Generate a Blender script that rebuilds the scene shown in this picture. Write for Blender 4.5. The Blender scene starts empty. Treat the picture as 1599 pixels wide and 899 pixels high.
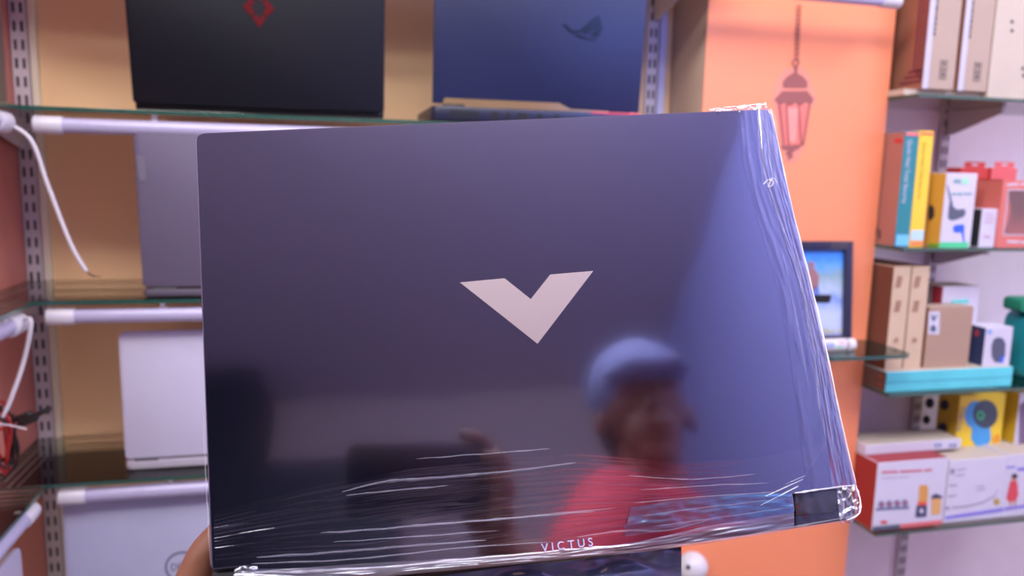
import bpy, bmesh, math, random
from mathutils import Vector, Matrix, noise
random.seed(7)
S = bpy.context.scene
COL = S.collection

# ------------------------------------------------------------------ camera
F = 1204.0                      # focal length in pixels of the 1599 px wide frame
HC = 1.35                       # camera height above the floor
M = Matrix(((0.97213282, 0.0126346, -0.23409006),
            (-0.23336499, 0.14726282, -0.96117347),
            (0.02232872, 0.9890167, 0.1461075)))
cd = bpy.data.cameras.new('camera'); cam = bpy.data.objects.new('camera', cd); COL.objects.link(cam)
cam.matrix_world = Matrix.Translation((0, 0, HC)) @ M.to_4x4()
cd.sensor_width = 36.0; cd.lens = 36.0 * F / 1599.0
cd.clip_start = 0.01; cd.clip_end = 50
cd.dof.use_dof = True; cd.dof.focus_distance = 0.45; cd.dof.aperture_fstop = 7.5
S.camera = cam
S.cycles.transparent_max_bounces = 32; S.cycles.max_bounces = 12; S.cycles.diffuse_bounces = 6

# ------------------------------------------------------------------ view, world, lamps
S.view_settings.view_transform = 'Standard'; S.view_settings.look = 'None'
S.view_settings.gamma = 1.0; S.view_settings.use_curve_mapping = False
S.view_settings.exposure = 0.42
w = bpy.data.worlds.new('room_air'); S.world = w; w.use_nodes = True
w.node_tree.nodes['Background'].inputs[0].default_value = (0.8, 0.8, 1.0, 1)
w.node_tree.nodes['Background'].inputs[1].default_value = 0.3

def area(name, loc, target, power, color, sx, sy):
    l = bpy.data.lights.new(name, 'AREA'); l.shape = 'RECTANGLE'; l.size = sx; l.size_y = sy
    l.energy = power; l.color = color
    o = bpy.data.objects.new(name, l); COL.objects.link(o); o.location = loc
    o.rotation_euler = (Vector(target) - Vector(loc)).to_track_quat('-Z', 'Y').to_euler()
    return o
area('ceiling_lamp_front', (-0.10, -0.10, 2.84), (0.15, 1.5, 1.3), 44, (1.0, 0.95, 0.90), 1.5, 0.60)
area('ceiling_lamp_right', (1.65, 0.45, 2.84), (1.35, 1.4, 1.4), 27, (0.86, 0.87, 1.0), 0.9, 0.60)
area('left_fill', (-1.15, -0.10, 2.84), (0.9, 1.5, 1.0), 30, (0.95, 0.92, 1.0), 0.6, 0.90)  # added fill from the left, lifts the light on the shelves
area('blue_accent_lamp', (0.66, 0.90, 1.66), (0.42, 1.3, 1.42), 0.8, (0.12, 0.28, 1.0), 0.16, 0.08)
area('rear_wall_fill', (0.30, 0.12, 2.84), (1.0, -1.8, 1.5), 44, (0.86, 0.88, 1.0), 0.9, 0.30)  # added fill aimed backwards, brightens the violet wall mirrored in the lid

# ------------------------------------------------------------------ pixel helpers (a pixel's ray cut with a real plane)
def ray(px, py):
    return M @ Vector(((px - 799.5) / F, (449.5 - py) / F, -1))
def at(px, py, Y):
    r = ray(px, py); p = r * (Y / r.y); return Vector((p.x, p.y, p.z + HC))
def atX(px, py, X):
    r = ray(px, py); p = r * (X / r.x); return Vector((p.x, p.y, p.z + HC))

# ------------------------------------------------------------------ materials
def lin(c):
    return tuple(((v / 255) / 12.92 if v / 255 <= 0.04045 else (((v / 255) + 0.055) / 1.055) ** 2.4) for v in c)
MATS = {}
def mat(name, rgb, rough=0.6, metal=0.0, var=0.06, scale=18.0, bump=0.0, coat=0.0, emit=0.0, spec=0.5):
    if name in MATS: return MATS[name]
    m = bpy.data.materials.new(name); m.use_nodes = True; MATS[name] = m
    nt = m.node_tree; b = nt.nodes['Principled BSDF']
    c = lin(rgb)
    tc = nt.nodes.new('ShaderNodeTexCoord'); nz = nt.nodes.new('ShaderNodeTexNoise')
    nz.inputs['Scale'].default_value = scale; nz.inputs['Detail'].default_value = 3
    nt.links.new(tc.outputs['Object'], nz.inputs['Vector'])
    mx = nt.nodes.new('ShaderNodeMix'); mx.data_type = 'RGBA'
    mx.inputs[6].default_value = tuple(v * (1 - var) for v in c) + (1,)
    mx.inputs[7].default_value = tuple(min(1, v * (1 + var)) for v in c) + (1,)
    nt.links.new(nz.outputs['Fac'], mx.inputs[0]); nt.links.new(mx.outputs[2], b.inputs['Base Color'])
    b.inputs['Roughness'].default_value = rough; b.inputs['Metallic'].default_value = metal
    b.inputs['Specular IOR Level'].default_value = spec
    b.inputs['Coat Weight'].default_value = coat; b.inputs['Coat Roughness'].default_value = 0.05
    if bump:
        bp = nt.nodes.new('ShaderNodeBump'); bp.inputs['Strength'].default_value = bump; bp.inputs['Distance'].default_value = 0.002
        nt.links.new(nz.outputs['Fac'], bp.inputs['Height']); nt.links.new(bp.outputs[0], b.inputs['Normal'])
    if emit:
        b.inputs['Emission Color'].default_value = c + (1,); b.inputs['Emission Strength'].default_value = emit
    return m
def glassy(name, tint, gloss=(1, 1, 1), rough=0.02, fac=None, ior=1.5, bump=0.0, scale=(60, 60, 60), bdist=0.001):
    """clear sheet: see-through with a mirror-like skin"""
    if name in MATS: return MATS[name]
    m = bpy.data.materials.new(name); m.use_nodes = True; MATS[name] = m
    nt = m.node_tree; N = nt.nodes; N.remove(N['Principled BSDF']); out = N['Material Output']
    t = N.new('ShaderNodeBsdfTransparent'); t.inputs[0].default_value = tint + (1,)
    g = N.new('ShaderNodeBsdfGlossy'); g.inputs['Color'].default_value = gloss + (1,); g.inputs['Roughness'].default_value = rough
    mx = N.new('ShaderNodeMixShader')
    if fac is None:
        fr = N.new('ShaderNodeFresnel'); fr.inputs['IOR'].default_value = ior; nt.links.new(fr.outputs[0], mx.inputs[0])
        frn = fr
    else:
        mx.inputs[0].default_value = fac; frn = None
    if bump:
        tc = N.new('ShaderNodeTexCoord'); mp = N.new('ShaderNodeMapping'); mp.inputs['Scale'].default_value = scale
        nz = N.new('ShaderNodeTexNoise'); nz.inputs['Scale'].default_value = 1; nz.inputs['Detail'].default_value = 4
        bp = N.new('ShaderNodeBump'); bp.inputs['Strength'].default_value = bump; bp.inputs['Distance'].default_value = bdist
        nt.links.new(tc.outputs['Object'], mp.inputs['Vector']); nt.links.new(mp.outputs[0], nz.inputs['Vector'])
        nt.links.new(nz.outputs['Fac'], bp.inputs['Height']); nt.links.new(bp.outputs[0], g.inputs['Normal'])
    nt.links.new(t.outputs[0], mx.inputs[1]); nt.links.new(g.outputs[0], mx.inputs[2]); nt.links.new(mx.outputs[0], out.inputs['Surface'])
    return m

GLASS = glassy('shelf_glass', (0.965, 0.99, 0.975), rough=0.03)
GEDGE = mat('glass_edge_green', (44, 84, 74), 0.15, coat=0.5)
WHITE_P = mat('white_plastic', (205, 202, 210), 0.35)
WHITE_M = mat('white_enamel', (206, 198, 208), 0.4)
BLACK_P = mat('black_plastic', (22, 22, 27), 0.4)
SLOT = mat('slot_shadow_gap', (60, 45, 58), 0.9)

# ------------------------------------------------------------------ mesh helpers: everything is authored in world space
WM = {}
def frame_of(o): return WM.get(o.name, Matrix.Identity(4))
def props(o, label=None, cat=None, group=None, kind=None):
    if label: o['label'] = label
    if cat: o['category'] = cat
    if group: o['group'] = group
    if kind: o['kind'] = kind
    return o
def thing(name, label, cat, loc, group=None, mw=None):
    o = bpy.data.objects.new(name, None); COL.objects.link(o)
    o.empty_display_size = 0.05
    mw = mw or Matrix.Translation(loc)
    o.matrix_world = mw; WM[o.name] = mw.copy()
    return props(o, label, cat, group)
def obj(name, bm, mats, parent=None, smooth=False, label=None, cat=None, group=None, kind=None, autos=None):
    if not isinstance(mats, (list, tuple)): mats = [mats]
    bmesh.ops.recalc_face_normals(bm, faces=bm.faces)
    if parent is not None:
        mw = frame_of(parent)
    else:
        xs = [v.co for v in bm.verts]
        mn = Vector([min(c[i] for c in xs) for i in range(3)]); mx = Vector([max(c[i] for c in xs) for i in range(3)])
        mw = Matrix.Translation(((mn.x + mx.x) / 2, (mn.y + mx.y) / 2, mn.z))
    bm.transform(mw.inverted())
    me = bpy.data.meshes.new(name); bm.to_mesh(me); bm.free()
    for m in mats: me.materials.append(m)
    o = bpy.data.objects.new(name, me); COL.objects.link(o)
    if smooth or autos:
        for p in me.polygons: p.use_smooth = True
        if autos: me.set_sharp_from_angle(angle=math.radians(autos))
    if parent is not None:
        o.parent = parent
    else:
        o.matrix_world = mw
    WM[o.name] = mw.copy()
    return props(o, label, cat, group, kind)
def loose(name, bm, mats, parent):
    """every separate piece becomes a part of its own"""
    bm.verts.ensure_lookup_table(); seen = set(); comps = []
    for v in bm.verts:
        if v in seen: continue
        st = [v]; comp = set()
        while st:
            q = st.pop()
            if q in comp: continue
            comp.add(q); st += [e.other_vert(q) for e in q.link_edges if e.other_vert(q) not in comp]
        seen |= comp; comps.append(comp)
    for comp in comps:
        n = bmesh.new(); mp_ = {v: n.verts.new(v.co) for v in comp}
        for f in {f for v in comp for f in v.link_faces}: n.faces.new([mp_[v] for v in f.verts])
        obj(name, n, mats, parent)
    bm.free()
def B(): return bmesh.new()
def box(bm, x0, x1, y0, y1, z0, z1, bev=0.0, mi=None, front=0):
    """mi: dict of face->material index with keys f(ront) b l r t d"""
    t = bmesh.new()
    v = [t.verts.new((x, y, z)) for x in (x0, x1) for y in (y0, y1) for z in (z0, z1)]
    q = {'l': (0, 1, 3, 2), 'r': (4, 6, 7, 5), 'f': (0, 4, 5, 1), 'b': (2, 3, 7, 6), 'd': (0, 2, 6, 4), 't': (1, 5, 7, 3)}
    for k, ids in q.items():
        f = t.faces.new([v[i] for i in ids]); f.material_index = (mi or {}).get(k, front)
    if bev: bmesh.ops.bevel(t, geom=list(t.edges), offset=bev, segments=2, affect='EDGES', profile=0.5)
    merge(bm, t); return bm
def merge(bm, t, mat4=None):
    if mat4 is not None: t.transform(mat4)
    me = bpy.data.meshes.new('tmp'); t.to_mesh(me); t.free(); bm.from_mesh(me); bpy.data.meshes.remove(me)
def prism(bm, pts, d, mi=0, bev=0.0):
    """extrude closed polygon (world points) along vector d"""
    t = bmesh.new(); d = Vector(d)
    a = [t.verts.new(p) for p in pts]; b = [t.verts.new(Vector(p) + d) for p in pts]
    t.faces.new(a); t.faces.new(b[::-1]); n = len(a)
    for i in range(n): t.faces.new((a[i], b[i], b[(i + 1) % n], a[(i + 1) % n]))
    for f in t.faces: f.material_index = mi
    bmesh.ops.recalc_face_normals(t, faces=t.faces)
    if bev:
        es = [e for e in t.edges if abs((e.verts[0].co - e.verts[1].co).normalized().dot(d.normalized())) < 0.5]
        bmesh.ops.bevel(t, geom=es, offset=bev, segments=2, affect='EDGES', profile=0.5)
    merge(bm, t); return bm
def tube(bm, pts, r, n=10, mi=0, cap=True):
    t = bmesh.new(); pts = [Vector(p) for p in pts]; rs = r if isinstance(r, (list, tuple)) else [r] * len(pts)
    rings = []; up = None
    for i, p in enumerate(pts):
        d = (pts[min(i + 1, len(pts) - 1)] - pts[max(i - 1, 0)]).normalized()
        if up is None: up = d.orthogonal().normalized()
        up = (up - d * up.dot(d)).normalized(); s = d.cross(up)
        rings.append([t.verts.new(p + (up * math.cos(a) + s * math.sin(a)) * rs[i]) for a in [2 * math.pi * k / n for k in range(n)]])
    for a, b in zip(rings, rings[1:]):
        for k in range(n): t.faces.new((a[k], a[(k + 1) % n], b[(k + 1) % n], b[k]))
    if cap: t.faces.new(rings[0][::-1]); t.faces.new(rings[-1])
    for f in t.faces: f.material_index = mi
    merge(bm, t); return bm
def smooth_path(pts, n=8):
    pts = [Vector(p) for p in pts]; out = []
    P = [pts[0]] + pts + [pts[-1]]
    for i in range(1, len(P) - 2):
        p0, p1, p2, p3 = P[i - 1:i + 3]
        for k in range(n):
            t = k / n
            out.append(0.5 * ((2 * p1) + (p2 - p0) * t + (2 * p0 - 5 * p1 + 4 * p2 - p3) * t * t + (3 * p1 - p0 - 3 * p2 + p3) * t ** 3))
    out.append(pts[-1]); return out
def ball(bm, c, r, sc=(1, 1, 1), seg=20, mi=0):
    t = bmesh.new(); bmesh.ops.create_uvsphere(t, u_segments=seg, v_segments=seg // 2, radius=r)
    for f in t.faces: f.material_index = mi
    merge(bm, t, Matrix.Translation(c) @ Matrix.Diagonal((*sc, 1))); return bm
def text_bm(s, origin, xdir, up, width=None, height=None, ext=0.0002):
    """flat lettering; origin = lower left corner of the written word"""
    cu = bpy.data.curves.new('t', 'FONT'); cu.body = s; cu.size = 1.0; cu.extrude = 0.0
    o = bpy.data.objects.new('t', cu); COL.objects.link(o)
    me = bpy.data.meshes.new_from_object(o.evaluated_get(bpy.context.evaluated_depsgraph_get()))
    COL.objects.unlink(o); bpy.data.objects.remove(o); bpy.data.curves.remove(cu)
    xs = [v.co.x for v in me.vertices]; ys = [v.co.y for v in me.vertices]
    x0, x1, y0, y1 = min(xs), max(xs), min(ys), max(ys)
    sx = (width / (x1 - x0)) if width else None; sy = (height / (y1 - y0)) if height else None
    sx = sx or sy; sy = sy or sx
    X = Vector(xdir).normalized(); U = Vector(up).normalized(); N_ = X.cross(U)
    t = bmesh.new(); t.from_mesh(me); bpy.data.meshes.remove(me)
    for v in t.verts:
        c = v.co.copy(); v.co = Vector(origin) + X * (c.x - x0) * sx + U * (c.y - y0) * sy
    r = bmesh.ops.extrude_face_region(t, geom=list(t.faces))
    bmesh.ops.translate(t, verts=[g for g in r['geom'] if isinstance(g, bmesh.types.BMVert)], vec=N_ * ext)
    return t
def pxpoly(bm, pts, Y, d=0.0004, mi=0, off=0.0003):
    """a printed shape on the plane facing the viewer at depth Y"""
    return prism(bm, [at(x, y, Y) - Vector((0, off, 0)) for x, y in pts], (0, -d, 0), mi)
def ell(cx, cy, rx, ry, n=24, a0=0, a1=360):
    return [(cx + rx * math.cos(math.radians(a0 + (a1 - a0) * k / n)), cy + ry * math.sin(math.radians(a0 + (a1 - a0) * k / n))) for k in range(n)]
def ring_px(bm, cx, cy, rx, ry, wpx, Y, off=0.0003):
    t = bmesh.new(); n = 32; D = Vector((0, -off, 0)); rows = []
    for k in range(n):
        a = 2 * math.pi * k / n
        rows.append([t.verts.new(at(cx + (rx + s) * math.cos(a), cy + (ry + s) * math.sin(a), Y) + D + Vector((0, e, 0))) for s, e in ((0, 0), (-wpx, 0), (-wpx, -.0004), (0, -.0004))])
    for k in range(n):
        a, b = rows[k], rows[(k + 1) % n]
        for j in range(4): t.faces.new((a[j], a[(j + 1) % 4], b[(j + 1) % 4], b[j]))
    merge(bm, t); return bm

# ------------------------------------------------------------------ the room
YW = 1.53; YF = 1.28; XL = -0.515; PX0, PX1, PYF = 0.698, 1.103, 1.372
CEIL = 2.9
def slab(name, x0, x1, y0, y1, z0, z1, m, bev=0.0):
    return obj(name, box(B(), x0, x1, y0, y1, z0, z1, bev), m, kind='structure')
slab('floor', -1.6, 2.4, -2.7, 1.7, -0.1, 0.0, mat('floor_tiles', (150, 140, 135), 0.3))
slab('ceiling', -1.6, 2.4, -2.7, 1.7, CEIL, CEIL + .1, mat('ceiling_paint', (210, 200, 208), 0.8))
slab('wall_back', -1.6, 2.4, YW + .004, YW + .1, 0, CEIL, mat('lilac_white_paint', (240, 228, 238), 0.7))
slab('wall_left', XL - .08, XL, 0.85, YW + .004, 0, CEIL, mat('coral_panel', (216, 134, 122), 0.35, scale=4, var=.15))
slab('wall_left_rear', -1.6, -1.52, -2.7, .85, 0, CEIL, mat('grey_lilac_paint', (150, 140, 150), 0.7))
slab('wall_left_return', -1.6, XL - .08, 0.85, 0.93, 0, CEIL, MATS['grey_lilac_paint'])
slab('wall_front', -1.6, 2.4, -2.7, -2.6, 0, CEIL, mat('warm_grey_paint', (168, 150, 150), 0.7))
slab('wall_right', 1.06, 1.14, -2.6, -0.25, 0, CEIL, mat('pale_violet_paint', (176, 178, 236), 0.6))
slab('wall_right_return', 1.14, 2.4, -0.33, -0.25, 0, CEIL, MATS['pale_violet_paint'])
slab('wall_right_far', 2.32, 2.4, -0.25, YW + .004, 0, CEIL, MATS['lilac_white_paint'])
slab('trim_1', XL, PX0, YW - .006, YW + .004, 0, CEIL, mat('tan_laminate', (244, 206, 160), 0.45, scale=3.0, var=.10))
pil = slab('wall_pillar', PX0, PX1, PYF, YW + .004, 0, CEIL, mat('beige_paint', (196, 170, 150), 0.6))
# orange printed vinyl on the pillar's face, with its lantern picture
Ym = PYF - .0012
obj('mural_sheet', box(B(), PX0, PX1 + .0008, Ym, PYF - .0001, 0, CEIL - .02), mat('orange_vinyl', (242, 146, 104), 0.4, scale=2.5, var=.06), pil)
LB = mat('print_bronze', (150, 88, 82), 0.5); LP = mat('print_pink', (232, 122, 110), 0.5); LL = mat('print_pale_pink', (246, 150, 136), 0.5); LO = mat('print_lilac_glow', (226, 142, 120), 0.5)
b = B()
pxpoly(b, [(1205, 158), (1216, 120), (1228, 106), (1252, 106), (1264, 120), (1275, 158), (1266, 168), (1255, 232), (1242, 254), (1226, 254), (1218, 228), (1209, 168)], Ym, off=.0001)
obj('lantern_glow', b, LO, pil)
b = B()
pxpoly(b, [(1214, 163), (1263, 163), (1252, 228), (1222, 228)], Ym, off=.0007)
obj('lantern_glass', b, LP, pil)
b = B(); pxpoly(b, [(1228, 168), (1246, 168), (1242, 222), (1230, 222)], Ym, off=.0012); obj('lantern_light_pane', b, LL, pil)
b = B()
pxpoly(b, [(1222, 137), (1222, 128), (1228, 120), (1238, 114), (1244, 114), (1254, 120), (1260, 128), (1260, 137)], Ym, off=.0013)
pxpoly(b, [(1221, 142), (1260, 142), (1270, 155), (1266, 163), (1258, 159), (1250, 165), (1242, 160), (1233, 166), (1225, 160), (1216, 164), (1209, 155)], Ym, off=.0013)
pxpoly(b, [(1219, 228), (1251, 225), (1248, 231), (1240, 235), (1236, 240), (1238, 245), (1229, 250), (1231, 244), (1226, 240), (1230, 234), (1222, 233)], Ym, off=.0013)
for x0, x1 in ((1215, 1222), (1226, 1229.5), (1245, 1249), (1262, 1252)):
    pxpoly(b, [(x0, 163), (x0 + 3, 163), (x1 + 3, 227), (x1, 227)], Ym, off=.0013)
obj('lantern_metalwork', b, LB, pil)
b = B()
ring_px(b, 1242, 98, 6, 6, 2.5, Ym, off=.0013)
pxpoly(b, [(1239, 104), (1245, 104), (1244, 114), (1240, 114)], Ym, off=.0013)
for k in range(11):
    ring_px(b, 1247 - k * .35, 12 + k * 7.6, 3.6, 5.0, 1.6, Ym, off=.0013)
obj('lantern_chain', b, LB, pil)

# ------------------------------------------------------------------ glass shelves, rails, brackets, tube lights
Z1, Z2, Z3, Z4, Z0 = HC + .083, HC - .205, HC - .495, HC - .785, HC + .372      # left bay
ZA, ZB, ZC, ZD = HC + .170, HC - .1266, HC - .4235, HC - .723                  # right bay
GT = .007
def glass_shelf(x0, x1, y0, y1, z, label, group=None):
    b = box(B(), x0, x1, y0, y1, z - GT, z, .0006, {'f': 1, 'l': 1, 'r': 1, 'b': 0, 't': 0, 'd': 0})
    return obj('glass_shelf', b, [GLASS, GEDGE], label=label, cat='shelf', group=group)
LV = [('top', Z0), ('upper', Z1), ('middle', Z2), ('lower', Z3), ('bottom', Z4)]
desc = {'top': 'clear glass shelf at the very top of the tan bay, above both gaming laptops',
        'upper': 'green-edged glass shelf of the tan bay holding the two black gaming laptops',
        'middle': 'green-edged glass shelf of the tan bay holding the grey laptop',
        'lower': 'green-edged glass shelf of the tan bay holding the plain white laptop',
        'bottom': 'glass shelf of the tan bay under the white laptop with a round logo'}
for n_, z in LV:
    glass_shelf(XL + .001, PX0 - .002, YF, YW - .008, z, desc[n_])
ldesc = {'upper': 'narrow glass ledge on the coral wall at top left, level with the gaming laptops',
         'middle': 'narrow glass ledge on the coral side wall above the coiled red and black cables',
         'lower': 'narrow glass ledge on the coral side wall carrying the red and black cables',
         'bottom': 'narrow glass ledge on the coral wall under the white lid, lower left corner'}
XE = -0.428
for n_, z in LV[1:]:
    glass_shelf(XL + .001, XE, 0.88, YF - .002, z, ldesc[n_])
rdesc = {'A': 'glass shelf on the lilac wall under the tall brown cartons', 'B': 'glass shelf on the lilac wall under the teal and yellow software boxes',
         'C': 'glass shelf on the lilac wall under the flat turquoise box', 'D': 'glass shelf on the lilac wall under the red blender box'}
for n_, z in (('A', ZA), ('B', ZB), ('C', ZC), ('D', ZD)):
    glass_shelf(PX1 + .002, 2.3, 1.29, YW - .001, z, rdesc[n_])

def rail(x0, x1, label, y=YW - .006):
    t = thing('slotted_rail', label, 'shelf rail', ((x0 + x1) / 2, y, 0.1))
    obj('channel', box(B(), x0, x1, y - .012, y, .1, 2.8, .001), WHITE_M, t)
    b = B(); z = 0.35; cx = (x0 + x1) / 2; wd = (x1 - x0)
    while z < 2.3:
        for s in (-1, 1): box(b, cx + s * wd * .22 - .0022, cx + s * wd * .22 + .0022, y - .0126, y - .012, z, z + .017)
        z += .0305
    o = obj('slots', b, SLOT, t); o['kind'] = 'stuff'
    return t
rail(XL + .001, XL + .027, 'white slotted shelf rail in the corner between coral and tan walls')
obj('edge_strip', box(B(), XL + .029, XL + .040, YW - .018, YW - .006, 0, 2.85, .001), mat('cream_strip', (232, 224, 205), .4), label='cream vertical strip right beside the corner shelf rail', cat='trim strip')
rail(0.640, 0.664, 'white slotted shelf rail partly hidden behind the blue-black laptop, left of the orange pillar')
obj('edge_strip', box(B(), .667, .682, YW - .018, YW - .006, 0, 2.85, .001), mat('lilac_strip', (205, 205, 240), .4), label='pale blue vertical strip between the rail and the orange pillar', cat='trim strip')
rail(1.377, 1.401, 'white slotted shelf rail on the lilac wall among the boxes', YW + .004)

def bracket(x, z, L, label, group, y=YW - .018):
    t = thing('shelf_bracket', label, 'bracket', (x, y, z - GT - .05), group)
    b = B(); zt = z - GT
    prism(b, [(x - .0015, y, zt), (x - .0015, y - L, zt), (x - .0015, y - L, zt - .014), (x - .0015, y - .02, zt - .052), (x - .0015, y, zt - .052)], (.003, 0, 0))
    obj('arm', b, WHITE_M, t)
    obj('end_cap', box(B(), x - .006, x + .006, y - L - .006, y - L + .004, zt - .016, zt - .001, .002), WHITE_P, t)
for n_, z in LV:
    bracket(XL + .014, z, .19, 'white steel bracket at the corner rail under the %s glass shelf' % n_, 'left bay brackets')
for n_, z in LV[:3]:
    bracket(.652, z, .19, 'white steel bracket beside the orange pillar under the %s glass shelf' % n_, 'left bay brackets')
for n_, z in zip(('brown cartons', 'software boxes', 'turquoise box', 'red blender box'), (ZA, ZB, ZC, ZD)):
    bracket(1.389, z, .145, 'white steel bracket on the lilac wall under the shelf of the %s' % n_, 'right bay brackets', YW - .008)

TUBE = mat('tube_light_plastic', (178, 174, 205), .3, coat=.3)
def tube_light(p0, p1, label, group, cord=None, wires=None, capr=.0135):
    p0, p1 = Vector(p0), Vector(p1); d = (p1 - p0).normalized()
    t = thing('tube_light', label, 'tube light', (p0 + p1) / 2, group)
    obj('diffuser_tube', tube(B(), [p0 + d * .02, p1 - d * .02], .0115, 20), TUBE, t, autos=50)
    for a, s in ((p0, 1), (p1, -1)):
        obj('end_cap', tube(B(), [a, a + d * s * .002, a + d * s * .038, a + d * s * .040], [capr * .8, capr, capr, capr * .9], 20), WHITE_P, t, autos=50)
    zc = p0.z
    side = Vector((0, 0, 1)); b = B()
    for k in (.15, .5, .85):
        q = p0.lerp(p1, k); e = .004
        box(b, q.x - e, q.x + e, q.y - e, q.y + e, q.z + .009, q.z + dz - GT + (.015 if group.endswith('back shelves') and q.z > HC + .3 else .003))
    loose('clip', b, WHITE_P, t)
    if cord: obj('cord', tube(B(), smooth_path(cord), .0032, 8), WHITE_P, t, smooth=True)
    if wires:
        for k, wv in enumerate(wires): obj('bare_wire', tube(B(), smooth_path(wv), .0009, 6), [mat('wire_brown', (120, 60, 60), .5), mat('wire_dark', (70, 60, 70), .5)][k % 2], t, smooth=True)
    return t
dz = GT + .0165
tn = {'top': 'white tube light along the top edge of the picture, above the orange mural', 'upper': 'white tube light under the shelf of the two gaming laptops', 'middle': 'white tube light under the grey laptop shelf', 'lower': 'white tube light under the plain white laptop shelf'}
for n_, z in LV[:4]:
    x1 = 1.045 if n_ == 'top' else PX0 - .01
    tube_light((XE + .012, YF + .012, z - dz - (.015 if n_ == 'top' else .003)), (x1, YF + .012, z - dz - (.015 if n_ == 'top' else .003)), tn[n_], 'tube lights under the back shelves')
lt = {'upper': 'white tube light on the left ledge with a long dangling cut cord', 'middle': 'white tube light on the left ledge whose cord drops to the cable bundle', 'lower': 'white tube light on the lowest left ledge in view, slanting to the corner'}
for n_, z in LV[1:4]:
    zc = z - dz - .003; cord = wires = None
    if n_ == 'upper':
        Yc = 1.245
        cord = [(XE - .012, Yc + .004, zc), at(48, 218, Yc), at(75, 290, Yc), at(110, 380, Yc), at(135, 424, Yc)]
        wires = [[at(135, 424, Yc), at(146, 430, Yc), at(158, 432, Yc)], [at(135, 423, Yc), at(142, 430, Yc), at(150, 432, Yc)]]
    if n_ == 'middle':
        Yc = 1.22
        cord = [(XE - .012, Yc + .02, zc), at(48, 500, Yc), at(38, 560, Yc), at(18, 620, Yc - .02), at(4, 652, Yc - .03)]
    tube_light((XE - .012, .89, zc), (XE - .012, YF - .03, zc), lt[n_], 'tube lights on the left ledges', cord, wires, capr=.0155 if n_ != 'lower' else .0135)

# ------------------------------------------------------------------ laptops on the left shelves (open, their lids' backs to the viewer)
def round_rect(cx, cz, w_, h_, r, n=5, rb=None):
    rb = r if rb is None else rb; pts = []
    for (sx, sz, a0, rr) in ((1, 1, 0, r), (-1, 1, 90, r), (-1, -1, 180, rb), (1, -1, 270, rb)):
        for k in range(n + 1):
            a = math.radians(a0 + 90 * k / n)
            pts.append((cx + sx * (w_ / 2 - rr) + rr * math.cos(a), cz + sz * (h_ / 2 - rr) + rr * math.sin(a)))
    return pts
def display_laptop(label, x0, x1, yrear, z, lidh, tilt, lidm, basem, group, extra=None, bt=.018, hz=.012, notch=None, rr=.012, lo=.004, by=0.0):
    """base on the shelf reaching back to the wall, lid upright at the near edge; tilt>0 leans the lid's top to the viewer"""
    cx = (x0 + x1) / 2; w_ = x1 - x0
    t = thing('laptop', label, 'laptop', (cx, yrear, z), group)
    yb = min(yrear + .235, YW - .022)
    pts = [(x, y) for x, y in round_rect(cx, (yrear + by + yb) / 2, w_, yb - yrear - by, .012)]
    obj('base', prism(B(), [(x, y, z + .002) for x, y in pts], (0, 0, bt - .002), bev=.003), basem, t, autos=40)
    b = B()
    for sx in (-1, 1):
        for yy in (yrear + .03, yb - .03): box(b, cx + sx * (w_ / 2 - .03) - .02, cx + sx * (w_ / 2 - .03) + .02, yy - .004, yy + .004, z, z + .0025)
    loose('rubber_foot', b, BLACK_P, t)
    R = Matrix.Translation((0, yrear + .006, z + bt)) @ Matrix.Rotation(math.radians(tilt), 4, 'X')
    pts = round_rect(cx, lidh / 2 + lo, w_ - .002, lidh, rr, rb=.006) if notch is None else notch(cx, w_ - .002, lidh)
    tb = bmesh.new(); prism(tb, [(x, -.003, zz) for x, zz in pts], (0, .006, 0), bev=.0012)
    b = B(); merge(b, tb, R); lid = obj('lid', b, lidm, t, autos=40)
    tb = bmesh.new(); box(tb, x0 + .012, x1 - .012, .0031, .0037, .016, lidh - .008); b = B(); merge(b, tb, R)
    obj('screen', b, mat('screen_dark', (18, 20, 26), .1), t)
    for sx in (-1, 1):
        hx = cx + sx * w_ * .40; yrear_ = yrear + by
        obj('hinge', tube(B(), [(hx - .018, yrear_ + .007, z + bt - .001), (hx + .018, yrear_ + .007, z + bt - .001)], .0052, 12), BLACK_P, t, autos=40)
    if extra: extra(t, R, cx, lidh, lid)
    return t
def closed_laptop(label, x0, x1, yf, z, h, tilt, lidm, basem, group, extra):
    cx = (x0 + x1) / 2; t = thing('laptop', label, 'laptop', (cx, yf, z), group)
    R = Matrix.Translation((0, yf + .003, z)) @ Matrix.Rotation(math.radians(tilt), 4, 'X')
    tb = bmesh.new(); prism(tb, [(x, -.003, zz) for x, zz in round_rect(cx, h / 2, x1 - x0, h, .012)], (0, .006, 0), bev=.0012)
    b = B(); merge(b, tb, R); lid = obj('lid', b, lidm, t, autos=40)
    tb = bmesh.new(); prism(tb, [(x, .0035, zz) for x, zz in round_rect(cx, h / 2 + .001, x1 - x0 - .001, h - .002, .012)], (0, .012, 0), bev=.003)
    b = B(); merge(b, tb, R); obj('base', b, basem, t, autos=40)
    extra(t, R, cx, h, lid); return t
def lidpt(R, u, v, d=0): return R @ Vector((u, -.003 - d, v))
def on_lid(px, py, R):
    # cut the pixel's ray with the lid's outer plane
    r = ray(px, py); o = Vector((0, 0, HC)); p0 = R @ Vector((0, -.0033, 0)); n = R.to_3x3() @ Vector((0, -1, 0))
    return o + r * ((p0 - o).dot(n) / r.dot(n))
GRP = 'display laptops on the glass shelves'
xo0, xo1 = at(206, 168, YF + .005).x, at(601, 182, YF + .005).x
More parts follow.
